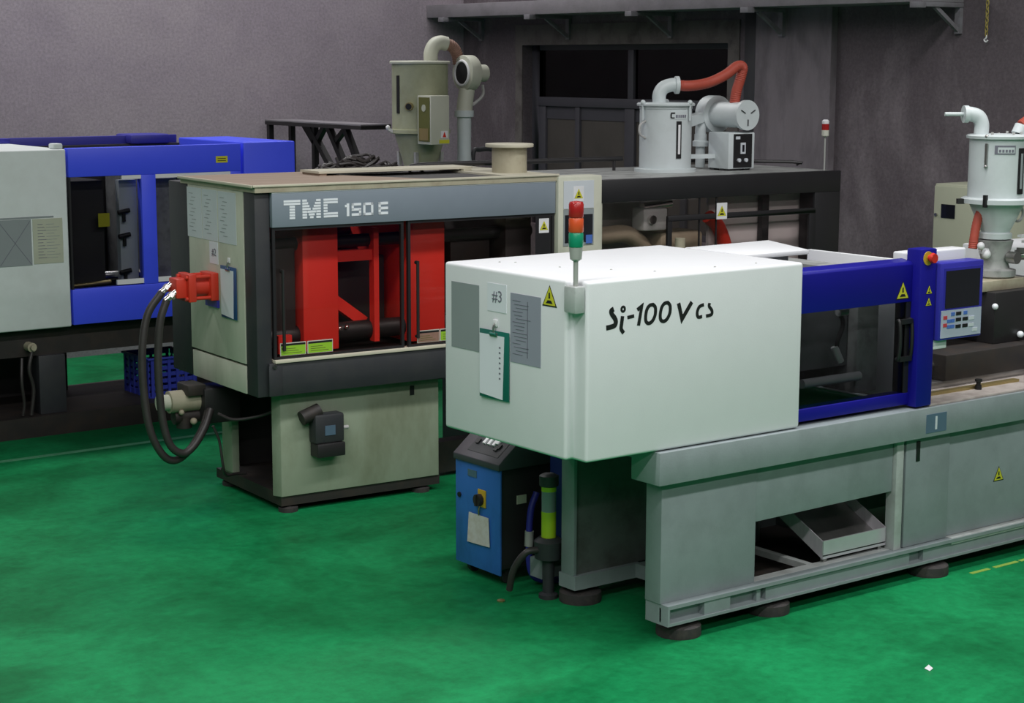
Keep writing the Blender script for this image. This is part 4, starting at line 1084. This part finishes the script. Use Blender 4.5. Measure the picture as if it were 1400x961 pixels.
MB().cyl((0.30, 0.12, 1.07), (0.64, 0.12, 1.085), 0.015, n=10).build('rod', 'brass', Lm)
for x0, x1 in ((0.70, 0.855), (0.972, 1.60)):
    B(x0, x1, 0.0, 0.018, 1.852, 1.880).build('white_strip', 'white_plain', Lm)
    B(x0-0.06 if x0 < 0.9 else x0, x1, 0.0, 0.018, 1.072, 1.108).build('white_strip', 'white_plain', Lm)
B(0.29, 1.70, 0.07, 1.05, 0.80, 0.90).build('inner_floor', 'interior_dark', Lm)
# base
B(-2.6, 2.15, 0.10, 1.10, 0.585, 0.79).build('bed_beam', 'dark_iron', Lm)
for x0, x1, y0, y1 in ((0.03, 0.235, 0.06, 0.22), (0.05, 0.235, 0.95, 1.1), (1.80, 2.1, 0.1, 1.1), (-1.2, -1.0, 0.06, 1.1)):
    B(x0, x1, y0, y1, 0.15, 0.585).build('base_column', 'tmc_dark', Lm, bevel=0.006)
B(-2.5, 0.60, 0.90, 0.95, 0.15, 0.585).build('base_back', 'interior_dark', Lm)
MB().box(-2.6, 2.2, 0.0, 0.06, 0.0, 0.11).box(-2.6, 2.2, 1.04, 1.1, 0.0, 0.11).box(-2.6, -2.5, 0.06, 1.04, 0, 0.11).box(2.1, 2.2, 0.06, 1.04, 0, 0.11).build('base_rail', 'dark_iron', Lm)
B(-2.6, 2.2, 0.0, 1.10, 0.11, 0.15).build('base_plate', 'dark_iron', Lm)
MB().cyl((-0.03, 0.02, 0.66), (-0.03, 0.1, 0.66), 0.035, n=14).cyl((-0.03, -0.01, 0.66), (-0.03, 0.02, 0.66), 0.02, n=12).build('base_valve', 'tan_beige', Lm)
build_split(MB().tube([(-0.03, 0.03, 0.63), (-0.06, 0.02, 0.5), (-0.03, 0.03, 0.35), (-0.05, 0.04, 0.16)], 0.014, 8).tube([(-0.10, 0.05, 0.585), (-0.12, 0.02, 0.42), (-0.10, 0.04, 0.25), (-0.11, 0.05, 0.16)], 0.012, 8), 'base_hose', 'hose_black', Lm)
# injection side behind the middle machine
B(2.17, 4.9, 0.10, 1.10, 0.15, 0.95).build('injection_base', 'left_white', Lm, bevel=0.01)
B(3.35, 4.35, 0.30, 0.92, 0.95, 1.62).build('injection_unit', 'dark_iron', Lm, bevel=0.01)
# white foot block beyond, and crate
cr = thing('plastic_crate', 'blue slatted plastic crate standing on the dark base plate of the left machine', 'crate', (0.455, 6.46, 0.15))
CW, CD, CH = 0.40, 0.46, 0.30
B(0, CW, 0, CD, 0, 0.012).build('crate_floor', 'crate_blue', cr)
for k in range(6):
    z0 = 0.012+k*0.05
    for (x0, x1, y0, y1) in ((0.012, CW-0.012, 0, 0.008), (0.012, CW-0.012, CD-0.008, CD), (0, 0.008, 0.012, CD-0.012), (CW-0.008, CW, 0.012, CD-0.012)):
        B(x0, x1, y0, y1, z0, z0+(0.03 if k < 5 else 0.036)).build('slat', 'crate_blue', cr)
for k in range(6):
    xx = 0.012+k*(CW-0.048)/5; yy = 0.012+k*(CD-0.048)/5
    for (x0, x1, y0, y1) in ((xx, xx+0.024, -0.006, 0.0), (xx, xx+0.024, CD, CD+0.006), (-0.006, 0.0, yy, yy+0.024), (CW, CW+0.006, yy, yy+0.024)):
        B(x0, x1, y0, y1, 0.0, 0.295).build('rib', 'crate_blue', cr)
rim = MB().box(-0.014, CW+0.014, -0.014, 0.008, 0.295, CH+0.012).box(-0.014, CW+0.014, CD-0.008, CD+0.014, 0.295, CH+0.012).box(-0.014, 0.008, 0.008, CD-0.008, 0.295, CH+0.012).box(CW-0.008, CW+0.014, 0.008, CD-0.008, 0.295, CH+0.012)
rim.build('rim', 'crate_blue', cr, bevel=0.003)

# black steel frame
bf = thing('steel_stand', 'black welded steel stand with a flat top and slanted legs before the back wall', 'stand', (3.42, 8.5, 0))
y0_, y1_ = 7.62-8.5, 9.36-8.5
B(-0.30, 0.02, y0_, y1_, 2.115, 2.15).build('top_plate', 'black_metal', bf)
B(-0.30, 0.02, y0_, y1_, 2.15, 2.162).build('top_sheet', 'shelf_grey', bf)
for yy in (y1_-0.03, y1_-0.47):
    MB().bar((-0.02, yy, 0), (-0.02, yy, 2.115), 0.05).build('leg', 'black_metal', bf)
for ya, yb in ((y1_-0.36, y1_-0.95), (y1_-0.72, y1_-1.18), (y1_-1.02, y1_-1.42)):
    MB().bar((-0.02, ya, 2.115), (-0.02, yb, 1.55), 0.055).build('brace', 'black_metal', bf)
build_split(MB().bar((-0.02, y1_-0.28, 2.115), (-0.02, y1_-0.47, 1.95), 0.05).bar((-0.02, y1_-0.66, 2.115), (-0.02, y1_-0.49, 1.95), 0.05).bar((-0.02, y1_-1.05, 2.115), (-0.02, y1_-0.86, 1.98), 0.045), 'gusset', 'black_metal', bf)
MB().bar((-0.02, y1_-0.47, 1.55), (-0.02, y1_-1.6, 1.55), 0.05).build('lower_bar', 'black_metal', bf)
for ya in (y1_-0.98, y1_-1.55):
    MB().bar((-0.02, ya, 0), (-0.02, ya, 1.53), 0.05).build('leg', 'black_metal', bf)
MB().bar((-0.26, y1_-0.03, 0), (-0.26, y1_-0.03, 2.115), 0.05).build('leg', 'black_metal', bf)

# green grey cabinet near the right wall
cb_ = thing('electrical_cabinet', 'pale green grey electrical cabinet with dark window behind the white hopper', 'cabinet', (4.9, 2.32, 0))
B(0.0, 0.45, -0.35, 0.27, 0.0, 1.845).build('body', 'cabinet_green', cb_, bevel=0.008)
d_ = B(-0.018, 0.0, -0.34, 0.26, 0.06, 1.83).build('door', 'cabinet_green', cb_, bevel=0.004)
B(-0.022, -0.018, 0.065, 0.190, 1.600, 1.700).build('window', 'screen_black', d_)
MB().cyl((-0.018, 0.235, 1.62), (-0.03, 0.235, 1.62), 0.012, n=12).build('lock', 'steel', d_)
MB().tube([(0.2, 0.0, 1.845), (0.2, 0.03, 1.93), (0.25, -0.1, 1.95), (0.3, -0.2, 1.845)], 0.012, 8).build('cable', 'hose_black', cb_)
# hanging chain
hcn = thing('hanging_chain', 'short yellow chain with hook hanging against the dark wall', 'chain', (5.50, 2.665, 2.90))
for i in range(9):
    z = 0.03+i*0.032
    if i % 2: MB().torus((0, 0, z), 0.014, 0.0045, 'x', 12, 6, (0.8, 1.5)).build('link', 'chain_yellow', hcn)
    else: MB().torus((0, 0, z), 0.014, 0.0045, 'y', 12, 6, (0.8, 1.5)).build('link', 'chain_yellow', hcn)
MB().tube([(0, 0, 0.02), (0, 0.0, 0.0), (0, 0.018, -0.015), (0, 0.0, -0.03), (0, -0.015, -0.018)], 0.006, 8).build('hook', 'white_plain', hcn)
MB().cyl((0, 0, 0.3), (0, 0, 5.1), 0.008, n=8).build('hang_rope', 'dark_iron', hcn)

# ================================================================== HOPPER DRYERS
def flange_bolts(parent, c, r, z, n, mat):
    for i in range(n):
        a = 2*math.pi*(i+0.3)/n
        build_split(MB().cyl((c[0]+r*math.cos(a), c[1]+r*math.sin(a), z), (c[0]+r*math.cos(a), c[1]+r*math.sin(a), z+0.014), 0.008, n=6), 'bolt', mat, parent)

# ---- white dryer with red hose on the middle machine
D2 = thing('hopper_dryer', 'white hopper dryer with a red hose and blower on the middle machine roof', 'dryer', tworld(3.31, 0.60, 1.945), TR)
R_, H_ = 0.185, 0.465
MB().lathe([(R_+0.035, 0.0), (R_+0.035, 0.022), (R_, 0.026), (R_, H_-0.02), (R_+0.004, H_-0.02), (R_+0.004, H_)], (0, 0, 0), 40).build('barrel', 'dryer_white', D2)
MB().lathe([(R_+0.02, H_), (R_+0.022, H_+0.012), (R_+0.014, H_+0.022), (0.02, H_+0.026)], (0, 0, 0), 40).build('lid', 'dryer_white', D2)
av = Vector((-0.62, -0.78, 0))
def around(ang, r, z):
    """point on the barrel, ang in degrees from the -y direction towards +x"""
    a = math.radians(ang-90)
    return Vector((r*math.cos(a), r*math.sin(a), z))
def curved(ang0, ang1, r, z0, z1, th, n=6):
    mb = MB(); vs = []
    for i in range(n+1):
        a = ang0+(ang1-ang0)*i/n
        for rr in (r, r+th):
            for z in (z0, z1):
                vs.append(around(a, rr, z))
    fs = []
    for i in range(n):
        k = i*4; l = k+4
        fs += [(k+2, l+2, l+3, k+3), (k, k+1, l+1, l), (k+1, k+3, l+3, l+1), (k, l, l+2, k+2)]
    fs += [(0, 2, 3, 1), (n*4, n*4+1, n*4+3, n*4+2)]
    return mb.add(vs, fs)
sg = curved(-14, -2, R_, 0.10, 0.36, 0.006).build('sight_glass', 'ink_black', D2)
curved(-10.5, -5.5, R_+0.006, 0.13, 0.335, 0.003).build('glass_strip', 'white_plain', sg)
lp = curved(-28, 14, R_, 0.375, 0.43, 0.003).build('brand_plate', 'dryer_white', D2)
for a0, a1 in ((-16, -12), (-10, -7), (-5, -2), (0, 4), (6, 10)):
    curved(a0, a1, R_+0.003, 0.385, 0.405, 0.002, 2).build('print_mark', 'ink_grey', lp)
curved(-27, -18, R_+0.003, 0.412, 0.422, 0.002, 3).build('print_mark', 'ink_black', lp)
curved(-28, -25, R_+0.003, 0.385, 0.415, 0.002, 2).build('print_mark', 'ink_black', lp)
curved(-27, -19, R_+0.003, 0.380, 0.388, 0.002, 3).build('print_mark', 'ink_black', lp)
for ang in (-92, 20, 140):
    p = around(ang, R_+0.014, H_-0.03)
    MB().cyl(p+Vector((0, 0, -0.07)), p+Vector((0, 0, 0.05)), 0.008, n=8).ball(tuple(p+Vector((0, 0, 0.055))), 0.018).build('lid_clamp', 'dryer_white', D2)
MB().tube([around(-88, R_, 0.36), around(-88, R_+0.05, 0.33), around(-88, R_+0.05, 0.27), around(-88, R_, 0.24)], 0.008, 8).build('side_handle', 'pipe_grey', D2)
# outlet elbow and hose
ec = Vector((-0.06, 0.0, H_+0.02))
MB().tube([ec, ec+Vector((0, 0, 0.06)), ec+Vector((0.025, -0.012, 0.105)), ec+Vector((0.075, -0.035, 0.125)), ec+Vector((0.11, -0.05, 0.125))], 0.048, 20).build('outlet_elbow', 'dryer_white', D2)
ed = Vector((0.9, -0.42, 0)).normalized()
e1 = ec+Vector((0.11, -0.05, 0.125))
MB().cyl(e1-ed*0.008, e1+ed*0.018, 0.062, n=24).build('elbow_flange', 'dryer_white', D2)
MB().tube([e1, e1+ed*0.10+Vector((0, 0, -0.005)), (0.30, -0.10, H_+0.16), (0.44, -0.12, H_+0.215), (0.545, -0.12, H_+0.275), (0.60, -0.12, H_+0.27), (0.595, -0.11, H_+0.20), (0.575, -0.09, H_+0.10), (0.565, -0.08, H_+0.0)], 0.037, 16, k=14, ripple=0.035).build('red_hose', 'hose_red', D2)
# blower, pipe and heater box
bx, bz = 0.565, 0.395
MB().cyl((bx, -0.20, bz), (bx, 0.10, bz), 0.092, n=30).build('blower_body', 'dryer_white', D2)
ec_ = MB().cyl((bx, -0.232, bz), (bx, -0.20, bz), 0.108, n=30).build('end_cap', 'dryer_white', D2)
for a in (90, 210, 330):
    ca, sa = math.cos(math.radians(a-180)), math.sin(math.radians(a-180))
    MB().bar((bx+0.03*ca, -0.234, bz+0.03*sa), (bx+0.075*ca, -0.234, bz+0.075*sa), 0.012, 0.004).build('vent_slot', 'ink_black', ec_)
MB().cyl((bx, 0.10, bz), (bx, 0.20, bz), 0.135, n=30).build('volute', 'dryer_white', D2)
MB().tube([(bx-0.10, 0.15, bz), (bx-0.12, 0.15, bz-0.10), (bx-0.12, 0.15, bz-0.16)], 0.04, 14).build('blower_outlet', 'dryer_white', D2)
MB().lathe([(0.035, 0.01), (0.035, 0.16), (0.058, 0.162), (0.058, 0.20), (0.045, 0.205), (0.045, 0.25)], (bx-0.12, 0.15, 0), 18).build('down_pipe', 'dryer_white', D2)
hb = B(0.41, 0.655, -0.21, 0.02, 0.012, 0.272).build('control_box', 'dryer_white', D2, bevel=0.008)
fp = B(0.455, 0.625, -0.216, -0.21, 0.022, 0.262).build('control_face', 'ink_black', hb)
B(0.515, 0.560, -0.222, -0.216, 0.12, 0.20).build('meter', 'notice_pale', hb)
B(0.528, 0.547, -0.225, -0.222, 0.135, 0.185).build('meter_window', 'screen_black', hb)
B(0.47, 0.51, -0.219, -0.216, 0.225, 0.245).build('badge', 'notice_pale', hb)
for kx in (0.50, 0.565):
    MB().cyl((kx, -0.216, 0.075), (kx, -0.23, 0.075), 0.014, n=14).build('push_button', 'notice_pale', hb)
for fb in ((0.41, 0.46, -0.16, -0.12), (0.60, 0.655, -0.16, 0.0), (0.41, 0.46, -0.05, 0.0)):
    B(*fb, 0.0, 0.012).build('box_foot', 'black_metal', D2)
MB().bar((R_-0.01, 0.0, 0.10), (0.42, -0.05, 0.10), 0.03).build('duct', 'dryer_white', D2)
MB().bar((R_-0.01, 0.05, 0.33), (bx-0.10, 0.15, 0.38), 0.07).build('duct', 'dryer_white', D2)

# ---- white hopper on the near machine
D3 = thing('hopper_dryer', 'white hopper dryer with tapered cone over the near white machine bed', 'dryer', (2.995, 0.55, 1.485))
R3 = 0.168
MB().lathe([(0.11, 0.0), (0.125, 0.01), (0.125, 0.045), (0.09, 0.055), (0.075, 0.10), (0.10, 0.19), (0.105, 0.215), (0.075, 0.22)], (0, 0, 0), 28).build('throat_valve', 'mech_grey', D3)
MB().cyl((0.02, -0.09, 0.12), (0.02, -0.15, 0.12), 0.035, n=14).cyl((0.08, -0.08, 0.13), (0.12, -0.13, 0.13), 0.028, n=14).bar((0.06, -0.12, 0.16), (0.20, -0.15, 0.15), 0.03).build('valve_handle', 'steel', D3)
MB().lathe([(0.075, 0.22), (0.095, 0.225), (0.095, 0.255), (0.08, 0.262), (R3-0.012, 0.425), (R3-0.012, 0.43)], (0, 0, 0), 36).build('cone', 'dryer_white', D3)
MB().lathe([(R3+0.035, 0.43), (R3+0.036, 0.455), (R3+0.02, 0.462), (R3, 0.464), (R3, 0.80), (R3+0.004, 0.80)], (0, 0, 0), 40).build('barrel', 'dryer_white', D3)
MB().lathe([(R3+0.018, 0.80), (R3+0.02, 0.815), (R3+0.01, 0.822), (0.02, 0.826)], (0, 0, 0), 40).build('lid', 'dryer_white', D3)
flange_bolts(D3, (0, 0), 0.12, 0.824, 6, 'pipe_grey')
ec = Vector((-0.085, 0.065, 0.822))
MB().tube([ec, ec+Vector((0, 0, 0.06)), ec+Vector((-0.018, 0.012, 0.10)), ec+Vector((-0.055, 0.035, 0.115)), ec+Vector((-0.08, 0.05, 0.115))], 0.042, 18).build('outlet_elbow', 'dryer_white', D3)
q0 = ec+Vector((-0.08, 0.05, 0.115))
MB().cyl(q0, q0+Vector((-0.10, 0.07, 0)), 0.012, n=10).cyl(q0+Vector((0.01, -0.006, 0)), q0+Vector((-0.012, 0.008, 0)), 0.05, n=18).build('nipple', 'dryer_white', D3)
for ang in (-75, 10, 130):
    p = around(ang, R3+0.01, 0.775)
    MB().bar(p, p+Vector((0, 0, -0.13)), 0.014, 0.01).ball(tuple(p+Vector((0, 0, 0.04))), 0.012).ball(tuple(p+Vector((0, 0, -0.13))), 0.011).build('lid_clamp', 'steel', D3)
for ang in (-70, 20):
    p = around(ang, R3+0.036, 0.445)
    MB().bar(p+Vector((0, 0, -0.03)), p+Vector((0, 0, 0.04)), 0.02, 0.02).build('flange_clamp', 'ink_black', D3)
MB().bar(around(-120, R3+0.03, 0.44), around(-120, R3+0.07, 0.44), 0.03).build('flange_clamp', 'black_metal', D3)
lp = curved(-60, -20, R3, 0.715, 0.765, 0.003).build('brand_plate', 'ink_grey', D3)
curved(-54, -22, R3+0.003, 0.722, 0.755, 0.001).build('plate_fill', 'dryer_white', lp)
for a0, a1 in ((-52, -48), (-46, -42), (-40, -36), (-34, -30), (-28, -24)):
    curved(a0, a1, R3+0.004, 0.726, 0.742, 0.001, 2).build('print_mark', 'ink_grey', lp)
sg = curved(-12, 1, R3, 0.49, 0.75, 0.008).build('sight_glass', 'ink_black', D3)
curved(-8, -3, R3+0.008, 0.52, 0.72, 0.002).build('glass_strip', 'notice_grey', sg)
MB().tube([(-0.09, 0.02, 0.46-0.04), (-0.125, 0.03, 0.34), (-0.15, 0.03, 0.24), (-0.16, 0.03, 0.17)], 0.026, 14, k=12, ripple=0.04).build('red_hose', 'hose_red', D3)
MB().tube([(0.135, -0.045, 0.87), (0.20, -0.06, 0.91), (0.30, -0.06, 0.96), (0.48, -0.02, 1.0)], 0.034, 14, k=14, ripple=0.04).build('red_hose', 'hose_red', D3)
MB().cyl((0.11, -0.04, 0.822), (0.135, -0.045, 0.87), 0.038, n=14).build('inlet_stub', 'dryer_white', D3)
MB().bar((-0.125, 0.0, 0.16), (-0.06, -0.02, 0.15), 0.035).ball((-0.15, -0.02, 0.19), 0.022).ball((-0.11, -0.03, 0.14), 0.026).build('valve_fitting', 'white_plain', D3)
MB().box(0.06, 0.20, -0.14, -0.11, 0.235, 0.25).box(0.18, 0.20, -0.14, -0.11, 0.20, 0.30).box(0.10, 0.20, -0.14, -0.11, 0.20, 0.215).build('slide_gate_arm', 'white_plain', D3)
MB().torus((0.175, -0.02, 0.36), 0.045, 0.008, 'y', 16, 8).build('hand_ring', 'mech_grey', D3)

# ---- olive dryer behind the middle machine
D1 = thing('hopper_dryer', 'olive beige hopper dryer with round blower and yellow edged control box', 'dryer', (3.27, 6.90, 1.62))
R1 = 0.242
MB().lathe([(0.13, 0.0), (0.13, 0.16), (0.14, 0.20), (R1-0.02, 0.48), (R1+0.02, 0.49), (R1+0.02, 0.52), (R1, 0.525), (R1, 1.075), (R1+0.002, 1.08)], (0, 0, 0), 40).build('barrel', 'dryer_olive', D1)
MB().lathe([(R1+0.018, 1.08), (R1+0.02, 1.095), (R1+0.01, 1.105), (0.02, 1.108)], (0, 0, 0), 40).build('lid', 'dryer_olive_pale', D1)
sg = curved(-88, -80, R1, 0.66, 0.98, 0.006).build('sight_glass', 'ink_black', D1)
MB().cyl(around(-55, R1, 0.72), around(-55, R1+0.03, 0.72), 0.035, n=16).build('thermometer', 'brass', D1)
MB().cyl(around(-55, R1+0.03, 0.72), around(-55, R1+0.034, 0.72), 0.026, n=16).build('thermometer_face', 'ink_black', D1)
MB().bar(around(-100, R1+0.01, 0.50), around(-100, R1+0.06, 0.53), 0.025).ball(tuple(around(-100, R1+0.06, 0.54)), 0.02).build('cone_clamp', 'white_plain', D1)
ec = Vector((0.13, 0.02, 1.10))
MB().tube([ec, ec+Vector((0, 0, 0.07)), ec+Vector((0.03, -0.005, 0.135)), ec+Vector((0.09, -0.01, 0.16)), ec+Vector((0.15, -0.02, 0.15))], 0.062, 20).build('outlet_elbow', 'dryer_olive_pale', D1)
MB().tube([ec+Vector((0.14, -0.02, 0.15)), ec+Vector((0.20, -0.03, 0.13)), ec+Vector((0.25, -0.03, 0.07)), ec+Vector((0.27, -0.03, -0.02))], 0.05, 14, k=10, ripple=0.05).build('brown_hose', 'hose_brown', D1)
bx1, bz1 = 0.355, 1.00
MB().cyl((bx1, -0.13, bz1), (bx1+0.11, -0.13, bz1), 0.155, n=34).build('blower_body', 'dryer_olive_pale', D1, bevel=0.012)
MB().cyl((bx1-0.004, -0.13, bz1), (bx1, -0.13, bz1), 0.105, n=30).build('inlet_grille', 'ink_black', D1)
MB().torus((bx1-0.004, -0.13, bz1), 0.105, 0.012, 'x', 28, 8).build('inlet_ring', 'white_plain', D1)
MB().cyl((bx1+0.11, -0.13, bz1), (bx1+0.25, -0.13, bz1), 0.075, n=22).build('blower_motor', 'dryer_olive_pale', D1, bevel=0.012)
MB().tube([(bx1+0.05, -0.13, bz1-0.14), (bx1+0.03, -0.13, bz1-0.25), (bx1+0.02, -0.13, bz1-0.34)], 0.07, 18).build('blower_outlet', 'dryer_olive_pale', D1)
MB().lathe([(0.075, 0.0), (0.085, 0.02), (0.06, 0.30), (0.062, 0.62), (0.085, 0.625), (0.085, 0.68)], (bx1+0.02, -0.13, 0.0), 22).build('down_pipe', 'dryer_white', D1)
MB().tube([(bx1+0.22, -0.13, bz1-0.10), (bx1+0.22, -0.13, bz1-0.19), (bx1+0.15, -0.13, bz1-0.25), (bx1+0.08, -0.13, bz1-0.29)], 0.014, 8).build('cable', 'pipe_grey', D1)
hb = B(-0.175, 0.015, -0.42, -0.22, 0.405, 0.815).build('control_box', 'dryer_olive_pale', D1, bevel=0.006)
B(-0.181, -0.175, -0.405, -0.245, 0.43, 0.80).build('control_face', 'panel_olive', hb)
B(-0.185, -0.181, -0.39, -0.26, 0.44, 0.54).build('yellow_label', 'warn_yellow', hb).data.materials[0] = MATS['brass']
MB().cyl((-0.185, -0.325, 0.71), (-0.181, -0.325, 0.71), 0.03, n=16).build('meter', 'notice_cream', hb)
B(-0.075, -0.005, -0.424, -0.42, 0.46, 0.52).build('hazard_sticker', 'white_plain', hb)
MB().prism([(-0.058, 0.467), (-0.022, 0.467), (-0.04, 0.512)], 'y', -0.427, -0.424).build('hazard_mark', 'estop_red', hb)
B(-0.09, 0.012, -0.424, -0.42, 0.415, 0.445).build('yellow_strip', 'warn_yellow', hb)
MB().bar((-0.08, -0.23, 0.62), (-0.06, -0.20, 0.62), 0.12).build('box_mount', 'dryer_olive', D1)
for lx, ly in ((-0.12, -0.12), (0.12, 0.12), (-0.12, 0.12), (0.12, -0.12)):
    MB().bar((lx, ly, 0.0), (lx*1.1, ly*1.1, 0.33), 0.03).build('leg', 'pipe_grey', D1)
MB().cyl((0, 0, -0.01), (0, 0, 0.012), 0.24, n=24).build('base_ring', 'black_metal', D1)
MB().tube([(0.55, -0.02, 0.0), (0.55, -0.02, 0.30), (0.62, -0.02, 0.33), (0.75, -0.02, 0.33), (0.80, -0.02, 0.28), (0.80, -0.02, 0.0)], 0.022, 10, k=5).build('rear_loop', 'tmc_dark', D1)
